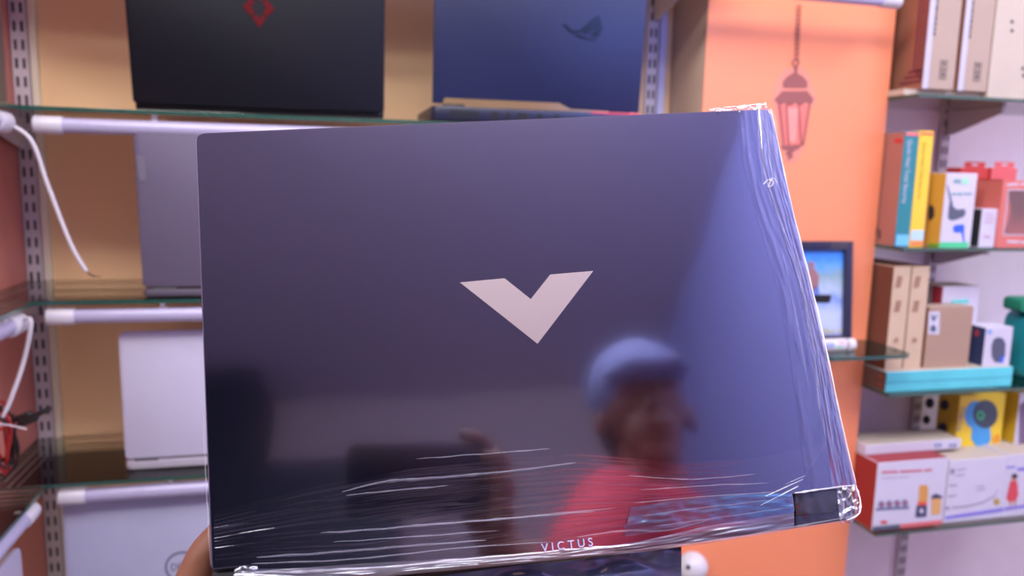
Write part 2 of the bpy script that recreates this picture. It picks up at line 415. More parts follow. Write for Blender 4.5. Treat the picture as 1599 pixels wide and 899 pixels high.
def omen(t, R, cx, H_, lid):
    c = on_lid(404, 12, R); U = R.to_3x3() @ Vector((1, 0, 0)); V = R.to_3x3() @ Vector((0, 0, 1)); D = R.to_3x3() @ Vector((0, -.0004, 0))
    s = .030; b = B()
    for q in ([(0, .96), (.40, .5), (.18, .30), (0, .55), (-.18, .30), (-.40, .5)], [(.46, .44), (.96, 0), (.46, -.44), (.24, -.20), (.46, 0), (.24, .20)],
              [(-.46, .44), (-.24, .20), (-.46, 0), (-.24, -.20), (-.46, -.44), (-.96, 0)], [(0, -.96), (-.40, -.5), (-.18, -.30), (0, -.55), (.18, -.30), (.40, -.5)]):
        prism(b, [c + U * x * s * .8 + V * y * s for x, y in q], D)
    obj('diamond_logo', b, mat('dark_red_foil', (92, 14, 22), .35), lid)
display_laptop('black laptop with a dark red diamond logo at the left of the upper glass shelf', xo0, xo1, YF + .004, Z1, .225, 8,
               mat('black_satin_lid', (13, 15, 24), .45, spec=.3), BLACK_P, GRP, omen, bt=.020, lo=-.010, by=.0145, rr=.012)
xr0, xr1 = at(675, 160, YF + .012).x, at(1000, 165, YF + .012).x
def rog_outline(cx, w_, h):
    x0, x1 = cx - w_ / 2, cx + w_ / 2
    k = .60
    return [(x0, .004), (x0, h - .004), (x0 + .004, h), (x1 - .004, h), (x1, h - .004), (x1, .002), (x0 + w_ * .66, .004), (x0 + w_ * k, .013), (x0 + .02, .013), (x0 + .016, .004)]
def rog(t, R, cx, H_, lid):
    U = R.to_3x3() @ Vector((1, 0, 0)); V = R.to_3x3() @ Vector((0, 0, 1)); D = R.to_3x3() @ Vector((0, -.0004, 0)); b = B()
    for q in ([(878, 38), (884, 38), (894, 48), (905, 47), (925, 30), (934, 22), (936, 30), (915, 46), (903, 52), (890, 51)],
              [(908, 50), (932, 34), (938, 28), (941, 46), (934, 58), (920, 57), (930, 46), (914, 54)],
              [(895, 54), (905, 54), (920, 60), (934, 61), (925, 63), (908, 60)]):
        prism(b, [on_lid(x, y, R) for x, y in q], D)
    obj('eye_logo', b, mat('logo_dark_grey', (18, 20, 28), .35, metal=.3), lid)
    b = B(); w_ = xr1 - xr0
    for k in range(9): box(b, xr0 + .03 + k * .0055, xr0 + .033 + k * .0055, YF + .0112, YF + .0122, Z1 + .006, Z1 + .020)
    for k in range(9): box(b, xr1 - .075 + k * .0055, xr1 - .072 + k * .0055, YF + .0112, YF + .0122, Z1 + .006, Z1 + .020)
    for xx, ww in ((.10, .012), (.125, .006), (.145, .016), (.18, .007), (.21, .007)): box(b, xr0 + xx, xr0 + xx + ww, YF + .0112, YF + .0122, Z1 + .006, Z1 + .019)
    loose('rear_vent', b, mat('vent_black', (8, 8, 10), .6), t)
    b = B(); box(b, xr1 - .024, xr1 + .0005, YF + .0112, YF + .03, Z1 + .003, Z1 + .0265, .001)
    box(b, xr1 - .090, xr1 - .024, YF + .0112, YF + .03, Z1 + .0235, Z1 + .0265, .001)
    obj('corner_cap', b, mat('pink_red_plastic', (214, 60, 84), .4), t, label='pinkish red corner cap')
display_laptop('blue-black laptop with an angular eye logo and pink corner beside the orange pillar', xr0, xr1, YF + .012, Z1, .205, 5,
               mat('blue_black_lid', (22, 31, 70), .55, metal=.1), mat('dark_blue_base', (30, 34, 58), .4), GRP, rog, bt=.026, notch=rog_outline)
def grey_extra(t, R, cx, H_, lid):
    D = R.to_3x3() @ Vector((0, -.0005, 0)); b = B()
    prism(b, [on_lid(x, y, R) for x, y in [(213, 243), (226, 244), (229, 283), (217, 282)]], D)
    tag_ = obj('logo_tag', b, mat('tag_grey', (150, 145, 165), .3, metal=.5), lid)
    b = B(); merge(b, text_bm('Lenovo', on_lid(218, 279, R) + D * 1.3, (0, 0, 1), (-1, 0, 0), width=.034, height=.007))
    obj('lettering', b, mat('tag_dark', (90, 84, 104), .4), tag_)
xg0 = at(222, 440, YF + .02).x
display_laptop('slate grey laptop with a small name tag on its lid, on the middle shelf', xg0, xg0 + .325, YF + .015, Z2, .240, 3.5,
               mat('slate_lid', (104, 97, 120), .45, metal=.2), mat('slate_base', (90, 84, 100), .45), GRP, grey_extra, bt=.013)
xw0 = at(189, 700, YF + .02).x
display_laptop('plain white laptop on the shelf below the slate grey one', xw0, xw0 + .325, YF + .035, Z3, .213, 1,
               mat('white_lid', (196, 194, 216), .4), mat('silver_base', (170, 165, 178), .4), GRP, None, bt=.016)
def hp_extra(t, R, cx, H_, lid):
    c = on_lid(284, 884, R); U = R.to_3x3() @ Vector((1, 0, 0)); V = R.to_3x3() @ Vector((0, 0, 1)); D = R.to_3x3() @ Vector((0, -.0005, 0))
    r0, r1 = .0262, .0235; b = bmesh.new(); n = 40; rows = []
    for k in range(n):
        a = 2 * math.pi * k / n; e = U * math.cos(a) + V * math.sin(a)
        rows.append([b.verts.new(c + e * r0), b.verts.new(c + e * r1), b.verts.new(c + e * r1 + D), b.verts.new(c + e * r0 + D)])
    for k in range(n):
        a, q = rows[k], rows[(k + 1) % n]
        for j in range(4): b.faces.new((a[j], a[(j + 1) % 4], q[(j + 1) % 4], q[j]))
    gm = mat('logo_chrome_grey', (120, 122, 150), .25, metal=.6)
    obj('logo_ring', b, gm, lid)
    b = B(); merge(b, text_bm('DELL', c - U * .017 - V * .006, U, V, width=.034, height=.012)); obj('logo_letters', b, gm, lid)
xh0 = at(95, 800, YF + .02).x
closed_laptop('pale silver laptop with a round logo at the bottom left of the tan bay', xh0, xh0 + .36, YF + .02, Z4 + .0005, .250, -1.5,
               mat('silver_white_lid', (178, 181, 206), .35, metal=.15), MATS['silver_base'], GRP, hp_extra)
# laptops on the left ledge, seen nearly edge-on
def ledge_laptop(label, yfar, z, h, m, wid=.30):
    t = thing('laptop', label, 'laptop', (XL + .04, yfar - wid / 2, z), GRP)
    b = B(); prism(b, [(XL + .05, yfar - x, z + .002 + zz) for x, zz in round_rect(wid / 2, h / 2, wid, h, .012)], (.007, 0, 0), bev=.001)
    lid = obj('lid', b, m, t, autos=40)
    obj('base', box(B(), XL + .038, XL + .050, yfar - wid, yfar, z, z + h * .97, .002), MATS['silver_base'], t)
p = atX(30, 853, XL + .055)
ledge_laptop('white laptop standing on the lowest left ledge in the bottom left corner', p.y, Z4, p.z - Z4, MATS['white_lid'])
p = atX(3, 60, XL + .055)
ledge_laptop('dark grey laptop standing on the top left ledge, cut by the picture edge', p.y, Z1, .2, mat('dark_grey_lid', (88, 84, 84), .4))

# coiled red and black cables on the lower left ledge
t = thing('cable_bundle', 'tangled red and black cables with black plugs on the lower left ledge', 'cables', (XL + .05, 1.17, Z3))
RED = mat('red_wire', (170, 34, 34), .4); BLK = mat('black_wire', (20, 18, 22), .45)
Yc = 1.19
for k in range(9):
    c = at(4 + random.uniform(-4, 4), 695 + random.uniform(-15, 15), Yc + .01 * (k % 3)); rx = random.uniform(.008, .017); rz = random.uniform(.035, .058)
    c.z = max(c.z, Z3 + rz + .002); a0 = random.uniform(0, 6)
    pts = [c + Vector((rx * math.cos(a + a0) + .004 * math.sin(2 * a), .006 * math.sin(a * 1.5 + k), rz * math.sin(a + a0))) for a in [i * .35 for i in range(19)]]
    obj('wire_loop', tube(B(), smooth_path(pts, 3), .0018, 6), RED if k % 5 in (0, 2) else BLK, t, smooth=True)
b = B(); 
obj('plug', tube(B(), [at(14, 660, Yc), at(20, 656, Yc), at(48, 646, Yc), at(51, 645, Yc)], [.0022, .0045, .0048, .003], 8), BLK, t, autos=40)
obj('plug', tube(B(), [at(28, 664, Yc - .01), at(34, 660, Yc - .01), at(54, 652, Yc - .01), at(60, 646, Yc - .01), at(77, 638, Yc - .01), at(80, 638, Yc - .01)], [.0025, .006, .006, .0035, .004, .003], 8), BLK, t, autos=40)
obj('cord', tube(B(), smooth_path([at(-6, 672, Yc), at(10, 668, Yc), at(30, 664, Yc - .01)]), .002, 6), RED, t, smooth=True)
obj('cable_tie', tube(B(), smooth_path([at(-5, 662, Yc - .02), at(10, 663, Yc - .02), at(26, 666, Yc - .02), at(42, 670, Yc - .02)]), .0013, 6), WHITE_P, t, smooth=True)

# ------------------------------------------------------------------ boxes of the right bay
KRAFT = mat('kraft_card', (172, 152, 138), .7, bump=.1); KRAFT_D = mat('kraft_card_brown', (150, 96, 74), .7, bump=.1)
CREAM = mat('cream_card', (190, 178, 164), .6); WCARD = mat('white_card', (202, 200, 218), .45); INK = mat('dark_ink', (44, 44, 58), .6)
PURP = mat('purple_ink', (110, 44, 62), .6); TAPE = mat('clear_tape_sheen', (190, 190, 215), .3, coat=.2)
def carton(name, label, cat, l, r, top, bot, Yf, depth, zb, mats, group=None, ht=None):
    """front rectangle read at mid height on the plane Y=Yf; mats = (front, side, top)"""
    ym = (top + bot) / 2; xm = (l + r) / 2
    x0, x1 = at(l, ym, Yf).x, at(r, ym, Yf).x; z1 = at(xm, top, Yf).z if ht is None else zb + ht
    x0 = max(x0, PX1 + .0015)
    t = thing(name, label, cat, ((x0 + x1) / 2, Yf + depth / 2, zb), group)
    b = box(B(), x0, x1, Yf, Yf + depth, zb, z1, .0012, {'f': 0, 'l': 1, 'r': 1, 't': 2, 'd': 2, 'b': 0})
    obj('carton', b, list(mats), t)
    return t, x0, x1, zb, z1
def side_quad(bm, X, pts, d=.0004):      # printed marks on a left-hand side face; pts are pixels
    return prism(bm, [atX(x, y, X) - Vector((.0003, 0, 0)) for x, y in pts], (-d, 0, 0))
def bars(bm, Y, rows):                     # lines of print too small to read
    for x0, y0, x1, y1, h in rows: pxpoly(bm, [(x0, y0), (x1, y1), (x1, y1 + h), (x0, y0 + h)], Y)

# shelf A: packet + three tall cartons
ht = .012
obj('flat_packet', box(B(), at(1412, 141, 1.325).x, at(1532, 148, 1.325).x, 1.325, 1.5, ZA, ZA + ht, .001), CREAM, label='flat cream packet lying under the first two tall brown cartons', cat='packet')
def tall_carton(label, l, r, Yf, zb, front, side, tape):
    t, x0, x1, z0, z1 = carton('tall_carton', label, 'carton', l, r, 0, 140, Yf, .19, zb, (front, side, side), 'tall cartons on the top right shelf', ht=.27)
    if tape:
        b = B(); box(b, x0 + .0005, x0 + .012, Yf - .0012, Yf - .0003, z0, z1); obj('clear_tape', b, TAPE, t)
        cx = (x0 + x1) / 2 + .008
        for zz in (z0 + .028, z0 + .047):
            b = B(); s = .0075
            for (a0, a1, c0, c1) in ((-s, s, -s, -s + .001), (-s, s, s - .001, s), (-s, -s + .001, -s, s), (s - .001, s, -s, s)):
                box(b, cx + a0, cx + a1, Yf - .0009, Yf - .0003, zz + c0 * 1.1, zz + c1 * 1.1)
            if zz > z0 + .04: prism(b, [(cx - .004, Yf - .0009, zz + .004), (cx + .004, Yf - .0009, zz + .004), (cx + .0006, Yf - .0009, zz - .001), (cx + .0006, Yf - .0009, zz - .005), (cx - .0006, Yf - .0009, zz - .005), (cx - .0006, Yf - .0009, zz - .001)], (0, .0005, 0))
            else: prism(b, [(cx - .0045, Yf - .0009, zz - .001), (cx, Yf - .0009, zz + .005), (cx + .0045, Yf - .0009, zz - .001)], (0, .0005, 0)); box(b, cx - .001, cx + .001, Yf - .0009, Yf - .0003, zz - .005, zz)
            obj('handling_symbol', b, INK, t)
        b = B(); z = z0 + .10
        while z < z1 - .01:
            h = random.uniform(.003, .009); box(b, x0 + .014, x0 + .0175, Yf - .0009, Yf - .0003, z, z + h); z += h + .0025
        obj('printed_lines', b, INK, t)
    return t, x0, x1, z0, z1
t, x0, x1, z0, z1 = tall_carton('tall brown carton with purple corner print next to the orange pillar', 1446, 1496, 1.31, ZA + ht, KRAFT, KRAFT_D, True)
b = B()
for k in range(3):
    e = k * .010
    box(b, x0 - .0009, x0 - .0003, 1.313, 1.37 - e, z0 + .012 + e, z0 + .017 + e)
    box(b, x0 - .0009, x0 - .0003, 1.313 + e, 1.318 + e, z0 + .017 + e, z0 + .26)
obj('corner_print', b, PURP, t)
tall_carton('tall brown carton with a taped edge, middle of the top right three', 1502, 1548, 1.31, ZA + ht, KRAFT, KRAFT_D, True)
t, x0, x1, z0, z1 = tall_carton('tall cream carton at the right edge of the top right shelf', 1550, 1632, 1.31, ZA, CREAM, KRAFT, False)
b = B()
for x, y in ((1580, 34), (1580, 48), (1597, 107), (1598, 118)): pxpoly(b, ell(x, y, 2.2, 3), 1.31)
loose('printed_symbol', b, INK, t)

# shelf B
TEAL = mat('teal_card', (38, 128, 140), .4); YEL = mat('yellow_card', (240, 200, 60), .4); PB = mat('pinkish_brown_card', (168, 112, 100), .5)
LBLUE = mat('light_blue_print', (110, 190, 236), .4); REDP = mat('red_print', (200, 60, 60), .4)
t, x0, x1, z0, z1 = carton('software_box', 'teal software box with white vertical lettering beside the orange pillar', 'box', 1405, 1427.5, 205, 385, 1.318, .15, ZB, (TEAL, PB, TEAL), 'software boxes')
b = B(); merge(b, text_bm('Quick Heal Total Security', (x0 + .0055, 1.3176, z1 - .016), (0, 0, -1), (1, 0, 0), width=.125, height=.0125)); obj('lettering', b, WCARD, t)
b = B(); box(b, x0 + .002, x1 - .002, 1.3170, 1.3177, z0 + .002, z0 + .024); obj('badge', b, LBLUE, t)
b = B(); box(b, x0 + .002, x1 - .002, 1.3170, 1.3177, z1 - .008, z1 - .002); obj('top_stripe', b, mat('pink_print', (232, 120, 120), .4), t)
b = B(); box(b, x0 - .0008, x0 - .0003, 1.322, 1.345, z1 - .022, z1 - .013); obj('side_mark', b, REDP, t)
b = B(); box(b, x0 - .0008, x0 - .0003, 1.37, 1.375, z0 + .02, z0 + .035); box(b, x0 - .0008, x0 - .0003, 1.36, 1.365, z0 + .012, z0 + .03); loose('side_print', b, INK, t)
t, x0, x1, z0, z1 = carton('software_box', 'yellow software box with dark vertical lettering beside the teal one', 'box', 1428, 1450, 204, 385, 1.318, .15, ZB, (YEL, YEL, YEL), 'software boxes')
b = B(); merge(b, text_bm('Quick Heal Total Security', (x0 + .0075, 1.3176, z1 - .022), (0, 0, -1), (1, 0, 0), width=.112, height=.0085)); obj('lettering', b, mat('olive_ink', (130, 110, 40), .5), t)
b = B(); box(b, x0 + .002, x1 - .002, 1.3170, 1.3177, z0 + .013, z0 + .033); obj('badge', b, mat('pale_blue_print', (180, 215, 240), .4), t)
b = B(); box(b, x0 + .002, x1 - .002, 1.3170, 1.3177, z0 + .003, z0 + .010); box(b, x0 + .002, x1 - .002, 1.3170, 1.3177, z1 - .008, z1 - .003); loose('red_stripe', b, mat('coral_print', (232, 120, 80), .4), t)
MUS = mat('mustard_card', (214, 162, 66), .5); GRN = mat('mint_print', (70, 200, 140), .4); GRN2 = mat('grass_print', (110, 160, 50), .4); GREY = mat('grey_print', (84, 92, 112), .4); BLUE = mat('blue_print', (40, 96, 226), .4)
t, x0, x1, z0, z1 = carton('earphone_box', 'white earphone box with mustard side and green foot beside the yellow software box', 'box', 1473, 1521, 270, 385, 1.305, .045, ZB, (WCARD, MUS, MUS))
b = B(); pxpoly(b, [(1467, 378), (1512, 378), (1511, 387), (1466, 387)], 1.305); obj('green_band', b, GRN, t)
b = B(); pxpoly(b, ell(1507, 283, 5, 5.5), 1.305); obj('green_logo', b, mat('pale_mint', (150, 226, 190), .4), t)
b = B(); pxpoly(b, [(1489, 280), (1500, 280), (1500, 286), (1489, 286)], 1.305); bars(b, 1.305, [(1486, 301, 1493, 301, 4), (1495, 301, 1502, 301, 4), (1504, 301, 1517, 301, 3)]); obj('printed_words', b, mat('grey_green_ink', (120, 160, 160), .5), t)
b = B(); pxpoly(b, [(1478, 288), (1480, 290), (1486, 312), (1488, 322), (1494, 327), (1506, 326), (1508, 332), (1505, 338), (1492, 343), (1484, 344), (1480, 340), (1481, 326), (1483, 314)], 1.305); obj('earphone_picture', b, GREY, t)
b = B(); pxpoly(b, [(1488, 354), (1492, 351), (1504, 350), (1506, 354), (1505, 362), (1506, 378), (1504, 378), (1501, 362), (1496, 363), (1489, 362)], 1.305); obj('blue_earphone_picture', b, BLUE, t)
b = B(); side_quad(b, x0, [(1451, 379), (1466, 380), (1465, 388), (1449, 387)]); obj('side_green_band', b, GRN2, t)
b = B(); side_quad(b, x0, [(1454, 318), (1459, 325), (1459, 338), (1453, 345), (1450, 340), (1450, 325)]); obj('side_picture', b, INK, t)
t, x0, x1, z0, z1 = carton('small_accessory_box', 'small white box with a black side beside the earphone box', 'box', 1531, 1557, 326, 385, 1.305, .05, ZB, (WCARD, mat('black_card', (36, 44, 58), .4), WCARD))
b = B(); bars(b, 1.305, [(1539, 334, 1551, 334, 1.5), (1538, 340, 1552, 340, 1.5), (1538, 346, 1549, 346, 1.5), (1537, 368, 1545, 368, 3)]); obj('small_print', b, mat('pinkish_ink', (190, 150, 165), .5), t)
REDC = mat('red_card', (196, 62, 58), .45); PINKC = mat('rose_card', (214, 98, 104), .45)
def hang_pack(label, l, r, top, Yf, m, m2):
    t, x0, x1, z0, z1 = carton('hanging_pack', label, 'package', l, r, top, 385, Yf, .04, ZB, (m, m2, m), 'red packs behind the earphone box')
    c = (x0 + x1) / 2; w2 = (x1 - x0) * .38
    b = bmesh.new(); n = 24; rows = []
    for k in range(n):
        th_ = 2 * math.pi * k / n; cx_, sx_ = math.cos(th_), math.sin(th_); hx, hz = c + .009 * cx_, z1 + .007 + .003 * sx_
        f = 1 / max(abs(cx_) / w2, abs(sx_) / .0065); ox, oz = c + cx_ * f, z1 + .0065 + sx_ * f
        rows.append([b.verts.new((ox, Yf + .001, oz)), b.verts.new((hx, Yf + .001, hz)), b.verts.new((hx, Yf + .0022, hz)), b.verts.new((ox, Yf + .0022, oz))])
    for k in range(n):
        p, q = rows[k], rows[(k + 1) % n]
        for j in range(4): b.faces.new((p[j], p[(j + 1) % 4], q[(j + 1) % 4], q[j]))
    obj('hang_tab', b, m, t)
hang_pack('dark red hanging pack with a punched tab behind the white earphone box', 1494, 1538, 262, 1.40, REDC, REDC)
hang_pack('rose red hanging pack with a punched tab, right of the dark red one', 1542, 1582, 262, 1.395, PINKC, REDC)
# window box with orange earphones inside
Yf = 1.30; t = thing('windowed_headphone_box', 'rose red box with a clear window showing orange headphones', 'box', (at(1600, 385, Yf).x, Yf + .03, ZB))
x0, x1 = at(1562, 325, Yf).x, at(1652, 325, Yf).x; z1 = at(1590, 281, Yf).z; z0 = ZB
wx0, wx1 = at(1571, 330, Yf).x, at(1640, 330, Yf).x; wz0, wz1 = at(1590, 366, Yf).z, at(1590, 285 + 12, Yf).z
z1 = wz1 + .02
PK = mat('rose_brown_card', (208, 112, 104), .45); b = B()
box(b, x0, x1, Yf, Yf + .0015, z0, wz0); box(b, x0, x1, Yf, Yf + .0015, wz1, z1); box(b, x0, wx0, Yf, Yf + .0015, wz0, wz1); box(b, wx1, x1, Yf, Yf + .0015, wz0, wz1)
box(b, x0, x0 + .0015, Yf + .0015, Yf + .07, z0, z1); box(b, x1 - .0015, x1, Yf + .0015, Yf + .07, z0, z1); box(b, x0, x1, Yf + .0015, Yf + .07, z1 - .0015, z1); box(b, x0, x1, Yf + .0015, Yf + .07, z0, z0 + .0015); box(b, x0, x1, Yf + .0685, Yf + .07, z0, z1)
obj('box_shell', b, PK, t)
b = B(); e = .002
for (a, c, d_, f_) in ((wx0 - e, wx1 + e, wz0 - e, wz0), (wx0 - e, wx1 + e, wz1, wz1 + e), (wx0 - e, wx0, wz0, wz1), (wx1, wx1 + e, wz0, wz1)): box(b, a, c, Yf - .0008, Yf - .0002, d_, f_)
obj('window_border', b, WCARD, t)
obj('window_film', box(B(), wx0, wx1, Yf + .0004, Yf + .0008, wz0, wz1), glassy('window_film', (.96, .96, .98), fac=.08, rough=.02), t)
b = B(); pth = [(wx0 + .012 + .016 * math.sin(a), Yf + .028, (wz0 + wz1) / 2 + .036 * math.cos(a)) for a in [i * .3 for i in range(11)]]
tube(b, pth, .008, 12); ball(b, (wx0 + .014, Yf + .026, wz0 + .016), .013, (.9, 1, 1.1)); obj('orange_headphone', b, mat('orange_gloss', (232, 96, 60), .12, coat=.8), t, smooth=True)
b = B(); bars(b, Yf, [(1572, 290 - 3, 1590, 289 - 3, 3), (1593, 286, 1610, 285, 3), (1572, 375, 1592, 376, 3.5), (1594, 376, 1612, 377, 3.5)]); obj('printed_words', b, WCARD, t)

# shelf C
t, x0, x1, z0, z1 = carton('flat_box', 'wide flat box with shiny turquoise front carrying the small cartons', 'box', 1371, 1580, 577, 612, 1.302, .22, ZC, (mat('turquoise_foil', (96, 212, 222), .25, metal=.3, scale=9, var=.25), mat('dark_taupe_card', (112, 92, 84), .6), CREAM))
b = B(); zz = z0 + (z1 - z0) * .5
box(b, x0 + .003, x1 - .003, 1.3010, 1.3017, zz - .0006, zz + .0006); obj('seam', b, mat('teal_seam', (60, 160, 180), .4), t)
b = B()
for q in (.32, .68): prism(b, [(x0 - .0008, 1.318 + .006 * math.cos(a), z0 + (z1 - z0) * q + .005 * math.sin(a)) for a in [k * .524 for k in range(12)]], (.0005, 0, 0))
loose('side_dot', b, mat('brick_print', (160, 90, 70), .5), t)
ZF = z1
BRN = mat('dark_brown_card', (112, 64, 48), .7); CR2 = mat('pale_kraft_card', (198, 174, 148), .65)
for lab, l, r, top, dy in (('slim kraft carton with a dark brown side, nearest the orange pillar on the flat box', 1389.5, 1416, 416, 0), ('slim kraft carton between the brown-sided carton and the square kraft box', 1418, 1445, 416, .002)):
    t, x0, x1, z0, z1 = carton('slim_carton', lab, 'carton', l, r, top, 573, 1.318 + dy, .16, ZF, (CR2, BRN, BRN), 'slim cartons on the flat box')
    b = B()
    for (x, y, s) in ((l + 12, 440, 1), (l + 10, 478, 1)):
        for k in range(3): pxpoly(b, [(x - 4 + k * 3, y + 9), (x - 2 + k * 3, y + 9), (x + 2 + k * 3, y - 9), (x + k * 3, y - 9)], 1.318 + dy)
    bars(b, 1.318 + dy, [(l + 5, 530, l + 14, 529, 2), (l + 9, 526, l + 11, 526, 8), (l + 5, 534, l + 12, 533, 1.5)])
    obj('printed_marks', b, mat('brown_ink', (150, 110, 90), .6), t)
t, x0, x1, z0, z1 = carton('kraft_box', 'square brown kraft box with a small white sticker', 'box', 1447, 1516, 479, 573, 1.318, .042, ZF, (mat('plain_kraft', (166, 138, 120), .7, bump=.1), KRAFT_D, KRAFT))
b = B(); pxpoly(b, [(1450, 487), (1467, 486), (1466, 522), (1449, 521)], 1.318); st = obj('sticker', b, WCARD, t)
b = B(); pxpoly(b, [(1452, 512), (1457, 506), (1462, 512), (1460, 518), (1454, 518)], 1.3175); pxpoly(b, [(1453, 491), (1456, 491), (1458, 496), (1461, 491), (1464, 491), (1459, 501), (1456, 501)], 1.3175); obj('sticker_symbols', b, mat('slate_ink', (80, 96, 116), .5), st)
t, x0, x1, z0, z1 = carton('white_box', 'white box with red edge and rainbow sheen standing behind the square kraft box', 'box', 1467, 1524, 447, 573, 1.365, .07, ZF, (WCARD, mat('red_white_side', (190, 60, 80), .4), CREAM))
b = B(); bars(b, 1.365, [(1486, 468, 1512, 467, 6)]); obj('sheen_print', b, mat('aqua_foil', (110, 226, 220), .2, metal=.3), t)
b = B(); box(b, x0 - .0008, x0 - .0003, 1.395, 1.434, z0 + .002, z1 - .002); obj('white_panel', b, WCARD, t)
t, x0, x1, z0, z1 = carton('mouse_box', 'white mouse box with navy side at the right end of the flat box', 'box', 1537, 1579, 511, 573, 1.312, .055, ZF, (WCARD, mat('navy_card', (44, 58, 96), .45), WCARD))
b = B(); pxpoly(b, [(1548, 540), (1551, 530), (1558, 526), (1566, 528), (1570, 536), (1569, 556), (1564, 566), (1553, 565), (1548, 556)], 1.312); ms = obj('mouse_picture', b, mat('slate_print', (70, 78, 104), .3, coat=.4), t)
b = B(); pxpoly(b, ell(1545, 518, 4, 4), 1.312); lg = obj('round_logo', b, mat('blue_logo', (120, 160, 220), .4), t)
b = B(); merge(b, text_bm('hp', at(1542.5, 520.5, 1.3114) , (1, 0, 0), (0, 0, 1), height=.0055)); obj('logo_letters', b, WCARD, lg)
b = B(); side_quad(b, x0, [(1523, 516), (1528, 515), (1528, 524), (1523, 525)]); obj('side_mark', b, REDP, t)
b = B(); pxpoly(b, [(1562, 557), (1567, 555), (1566, 566), (1561, 566)], 1.3114); obj('blue_glow_print', b, BLUE, ms)
# teal speaker
Yc = 1.37; c = at(1606, 550, Yc); t = thing('speaker', 'teal portable speaker with dark oval grille at the right edge of the flat box', 'speaker', (c.x, c.y, ZC))
TL = mat('teal_plastic', (24, 140, 150), .35); c.z = ZC + .075
b = B(); prism(b, [(c.x + x, c.y - .035, c.z + z) for x, z in round_rect(0, 0, .085, .15, .03, 8)], (0, .07, 0), bev=.006); obj('speaker_body', b, TL, t, autos=40)
b = B(); prism(b, [(c.x + .026 * math.cos(a), c.y - .0352, c.z - .005 + .040 * math.sin(a)) for a in [k * .262 for k in range(24)]], (0, -.003, 0), bev=.001); obj('grille', b, mat('navy_mesh', (30, 48, 84), .6), t)
Zs = ZC + .15
b = B(); prism(b, [(c.x - .035 + x, c.y - .03, Zs + .016 + z) for x, z in round_rect(0, 0, .062, .03, .01, 6)], (0, .05, 0), bev=.004)
bx_ = obj('earbud_case', b, mat('green_plastic', (24, 128, 100), .4), autos=40, label='small rounded green case lying on top of the teal speaker', cat='case')

# shelf D
REDB = mat('crimson_card', (150, 44, 46), .4)
t, x0, x1, z0, z1 = carton('blender_box', 'red and white portable blender box at the lower right, beside the pillar', 'box', 1366, 1476, 719, 826, 1.302, .16, ZD, (WCARD, REDB, REDB))
Yd = 1.302; ZR = z1
b = B(); bars(b, Yd, [(1377, 735, 1402, 734, 4), (1405, 734, 1440, 732, 4), (1443, 732, 1455, 731, 4)]); obj('title_print', b, mat('rose_ink', (196, 120, 136), .5), t)
b = B(); bars(b, Yd, [(1377, 745, 1400, 744, 2), (1402, 744, 1420, 743, 2)]); obj('subtitle_print', b, mat('pale_ink', (180, 170, 196), .5), t)
b = B(); pxpoly(b, [(1368, 793), (1420, 790), (1419, 794), (1367, 797)], Yd)
for k in range(4): pxpoly(b, ell(1376 + k * 12.2, 787 - k * .8, 4.8, 5.2), Yd, off=.0008)
pr = obj('badge_row', b, mat('slate_blue_print', (108, 112, 150), .45), t)
b = B()
for k in range(4): pxpoly(b, ell(1376 + k * 12.2, 787 - k * .8, 2.2, 2.4), Yd, off=.0013)
loose('badge_centre', b, mat('dusty_red_print', (190, 96, 100), .45), pr)
b = B(); pxpoly(b, [(1435, 760), (1437, 757), (1447, 757), (1449, 760), (1449, 775), (1447, 786), (1434, 786)], Yd); jar = obj('blender_jar_picture', b, mat('juice_print', (206, 152, 80), .4), t)
b = B(); pxpoly(b, [(1433, 783), (1447, 783), (1446, 793), (1432, 793)], Yd, off=.0008); obj('red_collar_picture', b, mat('tomato_print', (214, 80, 60), .4), jar)
b = B(); pxpoly(b, [(1431, 789), (1447, 788), (1446, 806), (1429, 807)], Yd, off=.0010); base_ = obj('blender_base_picture', b, mat('indigo_print', (64, 66, 100), .4), t)
b = B(); pxpoly(b, ell(1438, 797, 3, 3.5), Yd, off=.0016); obj('button_picture', b, WCARD, base_)
b = B(); pxpoly(b, [(1454, 776), (1470, 774), (1468, 802), (1454, 804)], Yd); cup = obj('cup_picture', b, mat('caramel_print', (212, 164, 104), .4), t)
b = B(); pxpoly(b, [(1453, 778), (1455, 773), (1461, 770), (1471, 774), (1471, 777)], Yd, off=.0009); obj('cup_lid_picture', b, mat('indigo_print', (64, 66, 100), .4), cup)
b = B(); box(b, x0 + .001, x0 + .068, Yd - .0008, Yd - .0003, z0 + .001, z0 + .010); obj('dark_footer', b, GREY, t)
b = B(); box(b, x0 + .068, x1 - .001, Yd - .0008, Yd - .0003, z0 + .001, z0 + .010); obj('red_footer', b, mat('salmon_print', (214, 110, 112), .4), t)
b = B(); pxpoly(b, ell(1380, 815, 6, 2.5), Yd); obj('oval_logo', b, REDP, t)
b = B(); merge(b, text_bm('AGARO', (x0 + .018, Yd + .012, z1 + .0003), (1, 0, 0), (0, 1, 0), width=.055, height=.018)) if False else None
for k in range(5): box(b, x0 + .022 + k * .011, x0 + .030 + k * .011, Yd + .055, Yd + .09, z1 + .0002, z1 + .0007)
obj('top_print', b, mat('pale_rose_print', (226, 170, 176), .4), t)
t, x0, x1, z0, z1 = carton('white_appliance_box', 'wide white box with a line drawing and violet footer, right of the red box', 'box', 1478, 1568, 716, 815, 1.306, .16, ZD, (WCARD, WCARD, CREAM)); ZW = z1; Yd = 1.306
b = B(); pxpoly(b, [(1476, 806), (1566, 792), (1566, 798), (1476, 811)], Yd); obj('violet_band', b, mat('violet_print', (130, 122, 210), .4), t)
b = B()
pts = [(1486, 791), (1510, 789), (1535, 783), (1553, 773), (1558, 762)]
